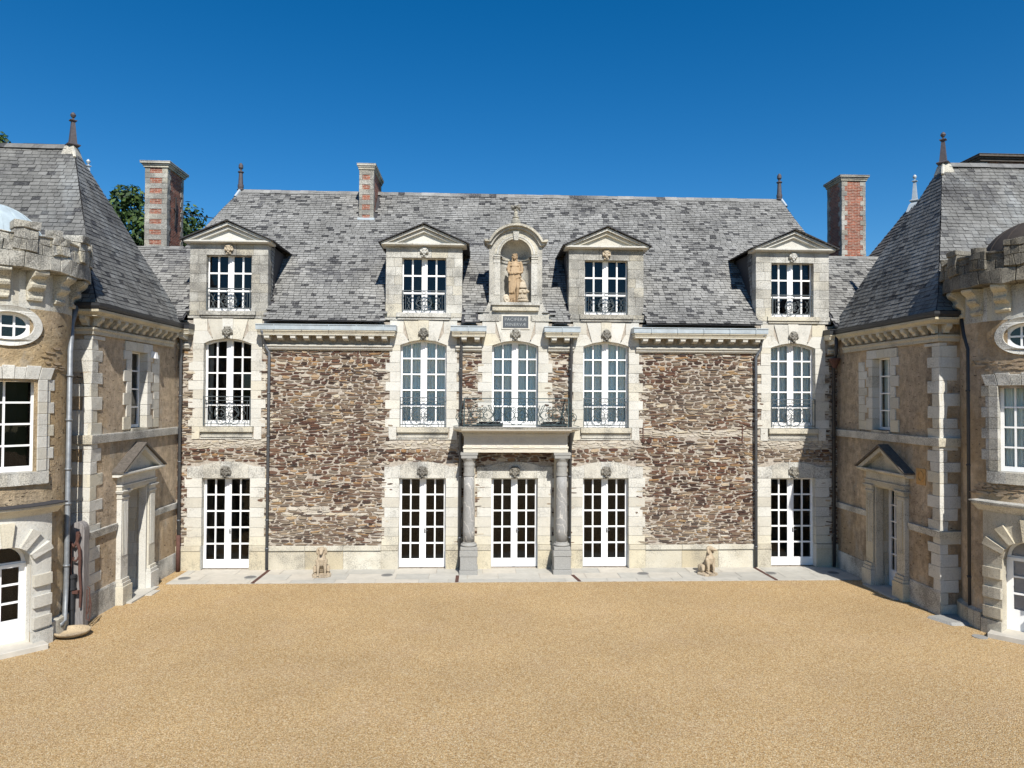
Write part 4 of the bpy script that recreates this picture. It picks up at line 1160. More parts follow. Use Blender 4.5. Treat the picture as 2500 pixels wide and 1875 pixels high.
    for (c0, c1, w0, w1) in ((17.00, 17.33, 16.94, 17.38), (18.37, 18.70, 18.32, 18.76)):
        z = .50
        g.box(p_(w0), p_(w1), -.20, .05, 0, .42); g.box(p_(w0+.03), p_(w1-.03), -.175, .05, .422, .50); g.box(p_(w0+.05), p_(w1-.05), -.15, .05, .502, .58)
        g.box(p_(c0), p_(c1), -.11, .05, .582, 2.42)
        for k in range(4): u = c0+.07+k*(c1-c0-.14)/3; g.box(p_(u-.018), p_(u+.018), -.122, -.10, 1.1, 2.36)
        for (e, z0_, z1_) in ((.02, 2.422, 2.46), (.0, 2.462, 2.54), (.035, 2.542, 2.575), (.06, 2.577, 2.61)): g.box(p_(c0-e), p_(c1+e), -.11-e, .05, z0_, z1_)
    g.box(p_(17.30), p_(17.345), -.07, .12, 0, 2.60); g.box(p_(18.295), p_(18.34), -.07, .12, 0, 2.60); g.box(p_(17.30), p_(18.34), -.07, .12, 2.56, 2.61)
    g.box(p_(16.98), p_(18.72), -.12, .05, 2.612, 2.70); g.box(p_(16.96), p_(18.74), -.135, .05, 2.702, 2.74); g.box(p_(17.0), p_(18.70), -.10, .05, 2.742, 2.93)
    a, b = sorted((p_(16.78), p_(18.92))); g.prof([(.05, 3.03), (-.25, 3.03), (-.25, 2.99), (-.18, 2.95), (-.13, 2.932), (.05, 2.932)], a, b)
    ax = p_(17.85); 
    g.prism([(ax-1.05, 3.032), (ax+1.05, 3.032), (ax, 3.58)], -.06, .05)
    g.prism([(ax-1.07, 3.032), (ax-.87, 3.032), (ax, 3.50), (ax+.87, 3.032), (ax+1.07, 3.032), (ax, 3.62)], -.22, -.055)
    ds = g.build('door_surround', M['stone_y' if s > 0 else 'stone'], pv, bevel=.005)
    g = G(mw)
    for sx in (-1, 1): g.prism([(ax, 3.63), (ax+sx*1.11, 3.03), (ax+sx*1.11, 3.065), (ax, 3.68)], -.27, .03)
    g.build('pediment_capping', M['capping'], ds)
    # lining of the deep doorway
    g = G(mw); r = random.Random(8); nrow = 9
    for k in range(nrow):
        z0_, z1_ = 2.6*k/nrow, 2.6*(k+1)/nrow
        for (a, b) in ((18.345, 18.40), (17.24, 17.295)):
            ym = r.uniform(.16, .26); g.box(p_(a), p_(b), .06, ym-.003, z0_+.003, z1_-.003); g.box(p_(a), p_(b), ym+.003, .62 if s < 0 else .295, z0_+.003, z1_-.003)
    g.box(p_(17.24), p_(18.40), .05, .62, 2.60, 2.66); g.build('door_reveal', M['stone_new' if s < 0 else 'stone_y'], ds)
    window(pv, T(*(mw @ Vector((p_(17.84), 0, 0))), 90 if s < 0 else -90), .52, .04, 2.58, 5, None, .10, 4, .14, .03, .42, .47 if s < 0 else .30, 'french_door', handle=True)
    g = G(mw); g.box(p_(17.1), p_(18.5), -.32, .5, -.05, .035); g.build('door_step', M['paving'], pv)
    # roof
    xe = X0-s*.16; ye = YF-.15; yb_ = 20.2; P = (X0+s*1.70, 17.8, 10.93)
    def rx(d): return xe+s*d
    L0 = 6.78; L1 = 7.22; d1 = .25; f1 = .30
    XR = X0+s*8
    g = G()
    def S_(pts, sd):
        pts = [Vector(p) for p in pts]
        if s > 0: pts = pts[::-1]
        slates(g, pts, w=.185, h=.115, lift=.011, seed=sd)
    S_([(XR, ye, L0), (rx(0), ye, L0), (rx(d1), ye+f1, L1), (XR, ye+f1, L1)], 1)
    S_([(XR, ye+f1, L1), (rx(d1), ye+f1, L1), P, (XR, P[1], P[2])], 2)
    S_([(rx(0), ye, L0), (rx(0), yb_, L0), (rx(d1), yb_-f1, L1), (rx(d1), ye+f1, L1)], 3)
    S_([(rx(d1), ye+f1, L1), (rx(d1), yb_-f1, L1), P], 4)
    rf = g.build('roof', [M['slate_wing'], M['slate_edge']], pv, recalc=False)
    g = G(); e = Vector((0, 0, -.025))
    def pn(*pts): g.add([tuple(Vector(p)+e) for p in pts], [tuple(range(len(pts)))])
    pn((XR, ye, L0), (rx(0), ye, L0), (rx(d1), ye+f1, L1), (XR, ye+f1, L1)); pn((XR, ye+f1, L1), (rx(d1), ye+f1, L1), P, (XR, P[1], P[2]))
    pn((rx(0), ye, L0), (rx(0), yb_, L0), (rx(d1), yb_-f1, L1), (rx(d1), ye+f1, L1)); pn((rx(d1), ye+f1, L1), (rx(d1), yb_-f1, L1), P)
    pn((rx(d1), yb_-f1, L1), (XR, yb_-f1, L1), (XR, P[1], P[2]), P); pn((rx(0), ye, L0-.1), (rx(0), yb_, L0-.1), (XR, yb_, L0-.1), (XR, ye, L0-.1))
    pn((rx(0), yb_, L0), (XR, yb_, L0), (XR, yb_-f1, L1), (rx(d1), yb_-f1, L1))
    g.build('roof_boarding', M['slate_edge'], rf, recalc=False)
    g = G()
    gable_ridge(g, (P[0]+s*.1, P[1], P[2]+.02), (XR, P[1], P[2]+.02), .2, 3)
    g.build('ridge', M['slate_wing'], rf, recalc=False)
    g = G()
    for f in (1,):
        k = .085
        def lp(t, C_): return Vector(P).lerp(Vector(C_), t)
        c1, c2 = (rx(d1), ye+f1, L1), (rx(d1), yb_-f1, L1)
        for t0_, t1_ in ((0, .055), (.055, .10)):
            a_, b_ = lp(t0_, c1)+Vector((0, -.02, .02)), lp(t1_, c1)+Vector((0, -.02, .02))
            g.tube([a_, b_], .035+.05*t0_, 6)
        g.lathe([(.0, .12), (.16, .0), (.24, -.22), (.0, -.24)], 4, (P[0]+s*.04, P[1], P[2]-.05), PI/4, 2*PI+PI/4)
    g.build('lead_flashing', M['stone_w'], rf)
    finial(rf, (P[0]+s*.02, P[1], P[2]+.02), .82, .085, 'obelisk', 'lead')
    return pv, mw, q
pvl, mwl, ql = pavilion(-1)
pvr, mwr, qr = pavilion(1)
# carved block on the right court wall
g = G(mwr); g.box(qr(15.92), qr(16.26), -.018, .02, 2.83, 3.21); g.m = mwr
g.lathe([(0, 0), (.105, 0), (.11, .02), (.09, .025), (.085, .01), (0, .012)], 20, (0, 0, 0)) if False else None
b = g.build('carved_block', M['patch'], pvr)
g = G(mwr); n = 20
g.prism([(qr(16.09)+.11*math.cos(2*PI*i/n), 3.03+.125*math.sin(2*PI*i/n)) for i in range(n)], -.035, -.015, [[(qr(16.09)+.085*math.cos(2*PI*i/n), 3.03+.10*math.sin(2*PI*i/n)) for i in range(n)]])
g.build('carved_ring', M['patch'], b)
M['pipe_l'] = simple('worn_zinc_pipe', (.22, .235, .25), .5, .5, .3, .5, 9)
# pipes at the junction with the turrets
downpipe(pvl, [(-8.52, 15.35, 6.7), (-8.56, 15.25, 6.3), (-8.48, 15.1, 6.0), (-8.36, 14.85, 5.7), (-8.36, 14.85, 1.0), (-8.33, 14.75, .28), (-8.30, 14.6, .22)], r=.05, mat='pipe_l', clips=[(-8.36, 14.85, z) for z in (5.2, 4.3, 3.3, 2.6, 1.35)])
downpipe(pvr, [(10.60, 15.2, 6.7), (10.58, 15.05, 6.2), (10.56, 14.9, 5.9), (10.56, 14.9, .05)], r=.05, mat='gut_dark', clips=[(10.56, 14.9, z) for z in (5.0, 3.4, 1.0)])

# ================================================================== turrets
def turret(s):
    C = (-9.80, 14.60) if s < 0 else (12.0, 14.72); R = 1.40 if s < 0 else 1.46; RP = R+.32
    ax = 46 if s < 0 else -47
    lab = ('round left turret with battlements and a sunlit zinc dome' if s < 0 else 'round right turret with battlements and a dark dome, mostly in shade')
    t = thing('turret', lab, 'turret', (C[0], C[1], 0), 'battlemented turrets')
    mc = T(C[0], C[1], 0, 0)
    axr = math.radians(ax)
    def pol(phi, r_, z): return (r_*math.sin(phi), -r_*math.cos(phi), z)
    g = G(mc); NS = 90; zl = [-.1, .25, 1.0, 1.5, 2.0, 2.5, 3.3, 3.6, 4.2, 5.05, 5.4, 5.76, 6.45, 7.2]
    for i in range(NS):
        a0, a1 = 2*PI*i/NS, 2*PI*(i+1)/NS; am = (a0+a1)/2
        da = abs((am-axr+PI) % (2*PI)-PI)
        for z0_, z1_ in zip(zl, zl[1:]):
            zm = (z0_+z1_)/2
            if da < math.radians(19) and (z1_ <= 2.01 or 3.3 <= z0_ < 5.0): continue
            if da < math.radians(14) and 5.75 < z0_ < 6.4: continue
            g.k = 1 if z0_ > 6.4 else 0
            g.add([pol(a0, R, z0_), pol(a1, R, z0_), pol(a1, R, z1_), pol(a0, R, z1_)], [(0, 1, 2, 3)])
    g.k = 0
    g.sm = True
    w_ = g.build('wall', [M['plaster_t'] if s < 0 else M['plaster'], M['tower_stone']], t, recalc=False)
    for p in w_.data.polygons: p.use_smooth = True
    g = G(mc); g.lathe([(1.0, -.1), (1.0, 7.2)], 24); g.build('interior', M['inside'], t)
    md = T(C[0]+R*math.sin(axr), C[1]-R*math.cos(axr), 0, ax)   # local frame on the axis
    # ---- plinth round the base
    g = G(mc)
    for i in range(20):
        a0, a1 = axr+math.radians(34+i*7), axr+math.radians(34+(i+1)*7-.4)
        if s > 0: a0, a1 = axr-math.radians(34+i*7), axr-math.radians(34+(i+1)*7-.4)
        g.hexa([pol(a0, R+.09, -.1), pol(a1, R+.09, -.1), pol(a1, R-.05, -.1), pol(a0, R-.05, -.1)], [pol(a0, R+.09, .36), pol(a1, R+.09, .36), pol(a1, R-.05, .44), pol(a0, R-.05, .44)])
    g.build('plinth', M['stone_y'], t)
    # ---- door surround, rusticated arch, following the curve of the wall
    g = G(md); g.bend = R; a = .42; cz = 1.56; W = .78
    def strips(x0, x1, zb, zt, y0, y1, n):
        for i in range(n):
            u, v = x0+(x1-x0)*i/n, x0+(x1-x0)*(i+1)/n
            g.prism([(u, zb(u)), (v, zb(v)), (v, zt), (u, zt)], y0, y1)
    za = lambda x: cz+math.sqrt(max(0, a*a-x*x)) if abs(x) < a else cz
    strips(-a, a, za, 2.52, -.10, .36, 14)
    for sx in (-1, 1):
        strips(sx*a, sx*W, lambda x: .30, 2.52, -.10, .36, 4)
        strips(sx*a, sx*(W+.03), lambda x: .0, .295, -.14, .36, 3)
        for k, z0_ in enumerate((.34, .74, 1.14)): strips(sx*a, sx*(W-.03), lambda x: z0_+.02, z0_+.235, -.165, -.08, 3)
    for k, dg in enumerate((26, 56, 90, 124, 154)):
        am = math.radians(dg); hw_ = .085 if k != 2 else .105; rr = .80 if k != 2 else .86; k = 0
        ca, sa = math.cos(am), math.sin(am)
        if k % 2 == 0: g.prism([(min(W-.02, max(-W+.02, p[0]*ca-p[1]*sa)), cz+p[0]*sa+p[1]*ca) for p in [(a+.001, -hw_*.62), (rr, -hw_), (rr, hw_), (a+.001, hw_*.62)]], -.175, -.08)
    ds = g.build('door_surround', M['stone'] if s < 0 else M['stone_y'], t, weld=True)
    def profb(pr, x0, x1, n):
        for i in range(n): g.prof(pr, x0+(x1-x0)*i/n, x0+(x1-x0)*(i+1)/n)
    g = G(md); g.bend = R; pf = [(.1, 2.70), (-.28, 2.70), (-.28, 2.665), (-.20, 2.60), (-.15, 2.55), (-.13, 2.522), (.1, 2.522)]
    profb(pf, -W-.1, W+.10, 14); g.build('door_cornice', M['stone'] if s < 0 else M['stone_w'], ds, weld=True)
    g = G(md); g.bend = R; profb([(.1, 2.735), (-.31, 2.725), (-.31, 2.702), (.1, 2.702)], -W-.14, W+.14, 14); g.build('cornice_slates', M['slate_edge'] if s < 0 else M['stone_d'], ds, weld=True)
    # door: glazed leaf, transom moulding, fanlight
    g = G(md); y = .30; o_ = [(-a-.02, .10), (a+.02, .10), (a+.02, cz)]+[((a+.02)*math.cos(PI*i/16), cz+(a+.02)*math.sin(PI*i/16)) for i in range(1, 16)]+[(-a-.02, cz)]
    holes = []
    for c in (-.165, .165):
        for k in range(3):
            z0_ = .52+k*.345; holes.append([(c-.14, z0_), (c+.14, z0_), (c+.14, z0_+.31), (c-.14, z0_+.31)])
    holes.append([(.34*math.cos(PI*i/12), cz+.06+.30*math.sin(PI*i/12)) for i in range(13)])
    g.prism(o_, y, y+.06, holes); g.box(-.40, .40, y-.04, y+.01, cz-.01, cz+.03); g.box(-.38, .38, y-.025, y+.01, cz-.04, cz-.012)
    dr = g.build('glazed_door', M['white'], t)
    g = G(md); g.add([(-.4, y+.03, .45), (.4, y+.03, .45), (.4, y+.03, 1.95), (-.4, y+.03, 1.95)], [(0, 1, 2, 3)]); g.build('pane', M['glass'], dr, recalc=False)
    if s > 0:
        g = G(md); g.box(-.4, .4, y+.08, y+.09, .4, 1.95); g.build('curtain', M['curtain2'], dr)
    g = G(md); g.box(-.66, .66, -.28, .36, -.05, .10); g.build('door_step', M['paving'], t, bevel=.01)
    # ---- main window with quoined frame
    g = G(md); g.bend = R; hw_ = .50
    for sx in (-1, 1):
        for k in range(8):
            z0_ = 3.34+k*.22
            g.box(sx*hw_, sx*.69, -.045, .30, z0_, z0_+.217)
            d = .88 if k % 2 else .78; g.box(sx*.693, sx*d, -.018, .05, z0_, z0_+.217)
        g.box(sx*.50, sx*.71, -.06, .30, 3.08, 3.335)
    xs = [-.76, -.50, -.26, -.09, .09, .26, .50, .76]
    for k, (p, q_) in enumerate(zip(xs, xs[1:])):
        t_ = 5.33+(.03 if k % 2 else 0); g.prism([(p+.003, 5.10), (q_-.003, 5.10), (q_*1.12-.003, t_), (p*1.12+.003, t_)], -.045, .30)
    ws = g.build('window_surround', M['stone'] if s < 0 else M['stone_w'], t, bevel=.008)
    g = G(md); g.bend = R
    for i in range(8): g.box(-.72+i*.18, -.72+(i+1)*.18, -.07, .30, 3.10, 3.335)
    g.build('window_sill', M['stone_w'], ws)
    window(t, md, .52, 3.34, 5.11, 4, None, .085, 2 if s < 0 else 4, .1, .035, .10, .25, 'window', double=s > 0, curtain=s > 0, seed=9)
    # ---- schist showing where the render has gone
    g = G(md); g.bend = R; rr_ = random.Random(90+s)
    for i in range(200 if s > 0 else 40):
        x_ = rr_.uniform(-.9, 1.1) if s < 0 else rr_.uniform(-1.15, 1.2); z_ = rr_.choice((2.86, 2.95, 3.02, 5.46, 5.54, 5.62)) + rr_.uniform(-.03, .03) if s > 0 else rr_.uniform(5.3, 5.75)
        if s < 0 and x_ < .55: continue
        wd_ = rr_.uniform(.04, .12); hh_ = rr_.uniform(.012, .03)
        g.prism([(x_-wd_, z_), (x_-wd_*.5, z_-hh_), (x_+wd_*.6, z_-hh_*.9), (x_+wd_, z_+hh_*.2), (x_+wd_*.3, z_+hh_)], -.022, .02)
    ex_ = g.build('exposed_stones', M['rubble_tan'], t, recalc=False); ex_['kind'] = 'stuff'
    # ---- oval window
    g = G(md); n = 32; zc_ = 6.10
    el = lambda a_, b_: [(a_*math.cos(2*PI*i/n), zc_+b_*math.sin(2*PI*i/n)) for i in range(n)]
    g.bend = R; g.prism(el(.56, .385), -.05, .22, [el(.40, .26)]); os_ = g.build('oval_surround', M['stone'] if s < 0 else M['stone_w'], t, bevel=.01)
    g = G(md); hl = []
    for (p, q_) in ((-.30, -.125), (-.09, .09), (.125, .30)):
        for (u, v) in ((-.20, -.018), (.018, .20)):
            poly = [(p, zc_+u), (q_, zc_+u), (q_, zc_+v), (p, zc_+v)]
            def inn(x_, z_):
                m_ = math.hypot(x_/.31, (z_-zc_)/.215); return (x_/m_, zc_+(z_-zc_)/m_) if m_ > 1 else (x_, z_)
            pp = []
            for i in range(4):
                (x0_, z0_), (x1_, z1_) = poly[i], poly[(i+1) % 4]
                for k in range(5): pp.append(inn(x0_+(x1_-x0_)*k/5, z0_+(z1_-z0_)*k/5))
            hl.append(pp)
    g.prism(el(.43, .29), .12, .17, hl); ow = g.build('oval_window', M['white'], t)
    g = G(md); g.prism(el(.38, .25), .145, .150); g.build('pane', M['glass'], ow)
    # ---- corbels and parapet
    for k in range(16):
        ph = math.radians(40+22.5*k)*(1 if s < 0 else -1)
        g = G(T(C[0], C[1], 0, math.degrees(ph)))
        pr = [(-R+.1, 6.60), (-R-.06, 6.60), (-R-.08, 6.66), (-R-.05, 6.70), (-R-.06, 6.78), (-R-.15, 6.84), (-R-.17, 6.90), (-R-.14, 6.93), (-R-.16, 7.0), (-R-.26, 7.06), (-R-.29, 7.11), (-R-.27, 7.165), (-R+.1, 7.165)]
        g.prof(pr, -.14, .14); g.jit = .03; g.jf = 7.0; g.build('corbel', M['stone_w' if s < 0 else 'stone_y'], t, bevel=.01)
    g = G(mc); r = random.Random(60+s)
    def seg(a0, a1, r0_, r1_, z0_, z1_, n=3):
        for i in range(n):
            b0, b1 = a0+(a1-a0)*i/n, a0+(a1-a0)*(i+1)/n
            g.hexa([pol(b0, r1_, z0_), pol(b1, r1_, z0_), pol(b1, r0_, z0_), pol(b0, r0_, z0_)], [pol(b0, r1_, z1_), pol(b1, r1_, z1_), pol(b1, r0_, z1_), pol(b0, r0_, z1_)])
    st = math.radians(22.5)
    for k in range(16):
        a0 = math.radians(40)*(1 if s < 0 else -1)+(k-.5)*st*(1 if s < 0 else -1); a1 = a0+st*(1 if s < 0 else -1)
        e_ = .0035*(1 if s < 0 else -1)
        seg(a0+e_, a1-e_, 1.40, RP, 7.17, 7.455); 
        am_ = (a0+a1)/2
        seg(a0+e_, am_-e_, 1.47, RP-.015+r.uniform(-.004, .004), 7.46, 7.655, 2); seg(am_+e_, a1-e_, 1.47, RP-.015+r.uniform(-.004, .004), 7.46, 7.655, 2)
        seg(a0+e_, a1-e_, 1.48, RP-.02, 7.66, 7.80+r.uniform(-.02, .02))
        seg(a0+e_, a1-e_, 1.46, RP+.012, 7.79, 7.83+r.uniform(-.015, .02))
        # merlon
        mcn = math.radians(51.5+22.5*k)*(1 if s < 0 else -1); hw2 = math.radians(6.0+r.uniform(-.6, .5))
        broken = (k in (1, 3, 6, 8, 12))
        top = 7.86 if broken else 8.02
        seg(mcn-hw2, mcn, 1.44, RP+.03, 7.49, 7.70, 2); seg(mcn+.003, mcn+hw2, 1.44, RP+.03, 7.49, 7.70, 2); seg(mcn-hw2, mcn+hw2, 1.44, RP+.03, 7.705, min(top, 7.89), 3)
        if not broken: seg(mcn-hw2*1.05, mcn+hw2*1.05, 1.42, RP+.06, 7.895, top+r.uniform(-.02, .02), 3)
        else: seg(mcn-hw2, mcn-hw2*.1, 1.5, RP+.03, 7.86, 7.98, 2)
    g.lathe([(1.45, 7.40), (0, 7.45)], 32)
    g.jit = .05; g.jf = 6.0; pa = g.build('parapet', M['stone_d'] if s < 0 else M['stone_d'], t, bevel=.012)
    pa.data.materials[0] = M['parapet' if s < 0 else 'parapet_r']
    # ---- dome
    g = G(mc); g.sm = True; dr_ = .96 if s < 0 else 1.10; dh = 1.0 if s < 0 else 1.05
    g.lathe([(dr_*math.cos(t_), 7.62+dh*math.sin(t_)) for t_ in [PI/2*i/12 for i in range(13)]], 36); g.sm = False
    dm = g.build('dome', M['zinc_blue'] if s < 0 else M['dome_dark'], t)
    g = G(mc)
    for i in range(18):
        ph = 2*PI*i/18+.1; g.tube([((dr_+.004)*math.cos(t_)*math.sin(ph), -(dr_+.004)*math.cos(t_)*math.cos(ph), 7.62+(dh+.004)*math.sin(t_)) for t_ in [PI/2*k/10 for k in range(11)]], .009, 4)
    g.build('dome_seams', M['zinc_blue'] if s < 0 else M['dome_dark'], dm)
    return t
M['rubble_tan'] = mat_stone('tan_rubble', (.38, .30, .21), (.22, .16, .11), .4)
M['parapet_r'] = mat_stone('stained_shaded_parapet_stone', (.27, .25, .205), (.2, .18, .145), .5, 1.25, (.055, .052, .045))  # black staining, plus the right parapet's shade darkened into the stone colour
M['curtain2'] = simple('grey_blind', (.50, .47, .47), .9, .1)
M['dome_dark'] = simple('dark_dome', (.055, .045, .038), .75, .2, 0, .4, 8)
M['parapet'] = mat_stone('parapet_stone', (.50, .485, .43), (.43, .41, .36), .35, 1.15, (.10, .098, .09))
turret(-1); turret(1)
M['lens'] = simple('grey_lens', (.15, .15, .145), .9, .2); M['rim'] = simple('grey_rim', (.26, .255, .24), .85, .2)

# ================================================================== roofs beyond
def rear(s, P, sx, sy, base, lab):
    t = thing('rear_pavilion', lab, 'pavilion', (P[0], P[1], 0))
    cs = [(P[0]-sx, P[1]-sy, base), (P[0]+sx, P[1]-sy, base), (P[0]+sx, P[1]+sy, base), (P[0]-sx, P[1]+sy, base)]
    g = G()
    for i in range(4): slates(g, [cs[i], cs[(i+1) % 4], P], h=.13, w=.22, seed=i+7)
    rf = g.build('roof', [M['slate_wing'], M['slate_edge']], t, recalc=False)
    g = G(); q = (P[0], P[1], P[2]-.04); g.add([cs[0], cs[1], cs[2], cs[3], q], [(0, 1, 4), (1, 2, 4), (2, 3, 4), (3, 0, 4)]); g.build('roof_boarding', M['slate_edge'], rf, recalc=False)
    g = G(); g.box(P[0]-sx+.2, P[0]+sx-.2, P[1]-sy+.2, P[1]+sy-.2, 0, base); g.build('wall', M['plaster'], t)
    g = G(); g.lathe([(0, .1), (.2, -.12), (.30, -.36), (0, -.36)], 4, (P[0], P[1], P[2]+.0)); g.build('lead_flashing', M['zinc'], rf)
    finial(rf, (P[0], P[1], P[2]+.02), .85, .08, 'obelisk', 'zinc')
rear(-1, (-11.95, 22.0, 11.12), 2.7, 2.6, 6.8, 'slate spire roof behind the left pavilion with only its finial showing')
rear(1, (13.85, 22.0, 11.15), 2.7, 2.6, 6.8, 'slate spire roof behind the right pavilion')
# big stack behind the right ridge
ch = chimney(pvr, 14.0, 16.5, 19.2, 19.9, 9.8, 11.50, 'quoins', .14)
for o_ in ch.children: o_.data.materials[0] = M['capping']

# ================================================================== statues
def hand(g, w, d, spread, k=1.0):
    """palm with five separate bent fingers; w wrist, d direction"""
    w = Vector(w); d = Vector(d).normalized(); n = Vector(spread).normalized(); dn = d.cross(n)
    pc = w+d*.045*k; g.cap(w, pc, .020*k, .024*k, 8)
    for i, (o, l) in enumerate(((-.024, .052), (-.008, .062), (.008, .058), (.024, .046))):
        b = pc+n*o*k+d*.012*k; m_ = b+d*l*.55*k+dn*.004*k; e = m_+d*l*.4*k-dn*.018*k
        g.cap(b, m_, .0085*k, .008*k, 6); g.cap(m_, e, .008*k, .006*k, 6)
    b = pc-n*.022*k-d*.012*k; g.cap(b, b-n*.022*k+d*.022*k, .010*k, .008*k, 6); g.cap(b-n*.022*k+d*.022*k, b-n*.026*k+d*.045*k, .008*k, .0065*k, 6)
K = .835
base = (CX-.02, 20.12, 7.49)
st = thing('stone_statue', 'ochre stone statue of a robed woman with armour in the roof niche', 'statue', base)
ms = T(base[0], base[1]-.08, base[2]-.01) @ Matrix.Scale(K, 4)
g = G(ms); r = random.Random(4)
# head, face, hair
hc = Vector((-.015, -.05, 1.56))
g.ball(hc, (.072, .085, .098)); g.ball(hc+Vector((0, -.07, -.045)), (.04, .03, .04)); g.ball(hc+Vector((.0, -.088, -.012)), (.012, .02, .026)); g.ball(hc+Vector((0, -.07, .025)), (.052, .022, .014))
g.ball(hc+Vector((0, -.082, -.05)), (.022, .012, .008)); g.ball(hc+Vector((0, -.07, -.085)), (.022, .02, .018))
for sx in (-1, 1): g.ball(hc+Vector((sx*.034, -.066, -.03)), (.024, .02, .024)); g.ball(hc+Vector((sx*.074, -.01, -.01)), (.012, .02, .03))
for i in range(44):
    a = r.uniform(0, 2*PI); zz = r.uniform(.0, .1); q = math.sqrt(max(0, 1-(zz/.11)**2)); 
    if math.sin(a) < -.6 and zz < .05: continue
    g.ball(hc+Vector((.085*q*math.cos(a), .09*q*math.sin(a)+.01, zz+.005)), r.uniform(.020, .032), 8, 6)
for sx in (-1, 1):
    for i in range(8): g.ball(hc+Vector((sx*(.075+.012*math.sin(i*2)), .02-.01*i*.3, .01-i*.034)), .024, 8, 6)
g.limb([((-.01, -.02, 1.47), .048), ((0, -.005, 1.38), .056)])
# torso
g.limb([((0, 0, 1.36), .10), ((.0, -.01, 1.25), .14), ((.0, -.005, 1.12), .135), ((.01, 0, 1.02), .145), ((.0, 0, .92), .17)])
g.limb([((-.10, .04, 1.28), .10), ((-.13, .04, 1.05), .10)]); g.limb([((.10, .04, 1.28), .10), ((.14, .04, 1.05), .10)])
g.limb([((.10, .05, .92), .13), ((.13, .08, .55), .11), ((.10, .08, .12), .11)])
g.ball((0, 0, 1.36), (.19, .075, .06)); g.ball((.0, 0, .92), (.175, .12, .13))
for sx in (-1, 1): g.ball((sx*.072, -.09, 1.255), (.058, .05, .052))
# arms
g.limb([((-.19, 0, 1.36), .058), ((-.225, .01, 1.20), .050), ((-.225, -.02, 1.07), .042)]); g.limb([((-.225, -.02, 1.07), .044), ((-.22, -.13, 1.02), .036), ((-.155, -.19, 1.0), .026)])
g.limb([((.19, 0, 1.36), .062), ((.23, .0, 1.20), .055), ((.235, -.04, 1.05), .046)]); g.limb([((.235, -.04, 1.05), .046), ((.15, -.16, 1.0), .036), ((.06, -.20, 1.005), .026)])
hand(g, (-.155, -.19, 1.0), (1, -.15, .05), (0, .2, 1)); hand(g, (.06, -.20, 1.005), (-1, -.1, .0), (0, .2, 1))
for i in range(9):  # sleeve folds
    g.cap((-.20-.008*i, -.02, 1.34-.02*i), (-.235-.006*i, .05, 1.29-.02*i), .028, .02, 8); g.cap((.20+.008*i, -.02, 1.34-.018*i), (.25+.004*i, .05, 1.28-.02*i), .03, .022, 8)
# neckline and overfold
for i in range(7):
    t0 = i/6; g.cap((-.15+.02*i, -.08-.03*math.sin(t0*PI), 1.29-.02*math.sin(t0*PI)-.02*i), (-.06+.03*i, -.12, 1.20-.006*i), .014, .012, 8)
for i in range(13):
    x_ = -.12+.02*i; g.cap((x_, -.105-.02*math.cos(x_*10), 1.19), (x_*1.15, -.12-.02*math.cos(x_*10), 1.03), .011, .014, 8)
g.cap((-.13, -.10, 1.17), (.13, -.10, 1.18), .016, .016, 8)
# mantle round the hips
for i in range(8):
    g.cap((-.20, -.05-.01*i, .98-.035*i), (.12+.008*i, -.15, .955-.012*i), .028, .022, 8)
# skirt over the left-hand leg, folds
g.limb([((-.08, -.03, .92), .13), ((-.09, -.05, .62), .105), ((-.10, -.01, .35), .085), ((-.11, .0, .12), .075)])
g.limb([((.02, .03, .9), .12), ((.03, .05, .5), .10), ((.0, .06, .1), .10)])
for i in range(17):
    t0 = i/16; x0_ = -.20+.30*t0
    g.cap((x0_, -.10-.06*math.sin(t0*PI), .94), (x0_*.75-.05+.02*math.sin(i*2.1), -.09-.05*math.sin(t0*PI), .34+.32*max(0, t0-.45)), .016, .019, 8)
for i in range(9):
    g.cap((-.19+.024*i, -.08-.03*math.sin(i/8*PI), .5), (-.185+.016*i, -.06, .12+.004*i), .016, .018, 8)
g.cap((.06, -.11, .9), (-.03, -.12, .35), .02, .03, 8)
# bare leg
g.limb([((.09, -.04, .90), .105), ((.095, -.10, .62), .075), ((.09, -.13, .50), .056), ((.085, -.09, .36), .055), ((.07, -.07, .14), .033), ((.07, -.07, .06), .036)])
g.limb([((.07, -.07, .045), .036), ((.095, -.16, .035), .030), ((.12, -.20, .025), .020)])
g.limb([((-.11, -.03, .06), .04), ((-.13, -.13, .03), .03), ((-.15, -.17, .025), .02)])
for i in range(5): g.cap((.10+.008*i-.01, -.18, .03), (.108+.010*i, -.215+.004*i, .022), .009, .008, 6); g.cap((-.16+.008*i, -.14, .03), (-.175+.010*i, -.185, .022), .009, .008, 6)
g.ball((0, 0, .0), (.30, .19, .035), 20, 8)
g.organic('figure', M['statue'], st, .0055, 1)
# armour: helmet above, cuirass, shield; carved head shield on the other side
mt = ms @ Matrix.Translation((-.055, 0, 0)) @ Matrix.Diagonal((1.3, 1.2, 1.08, 1))
g = G(mt)
g.ball((.235, .02, .31), (.13, .10, .12)); g.ball((.235, -.03, .40), (.10, .075, .05)); 
for sx in (-1, 1): g.ball((.235+sx*.055, -.07, .34), (.055, .04, .055)); g.limb([((.235+sx*.10, 0, .40), .05), ((.235+sx*.15, -.01, .36), .04)])
for i in range(9): a = PI+PI*i/8; g.cap((.235+.10*math.cos(a), -.02+.09*math.sin(a), .24), (.235+.13*math.cos(a), -.02+.12*math.sin(a), .14), .022, .018, 8)
g.ball((.25, -.04, .07), (.16, .12, .07))
g.organic('cuirass', M['statue_pale'], st, .007, 2)
g = G(mt); g.lathe([(.13, .47), (.125, .52), (.105, .60), (.06, .66), (.0, .69)], 18, (.23, .02, 0)); g.ball((.23, .02, .56), (.10, .10, .10))
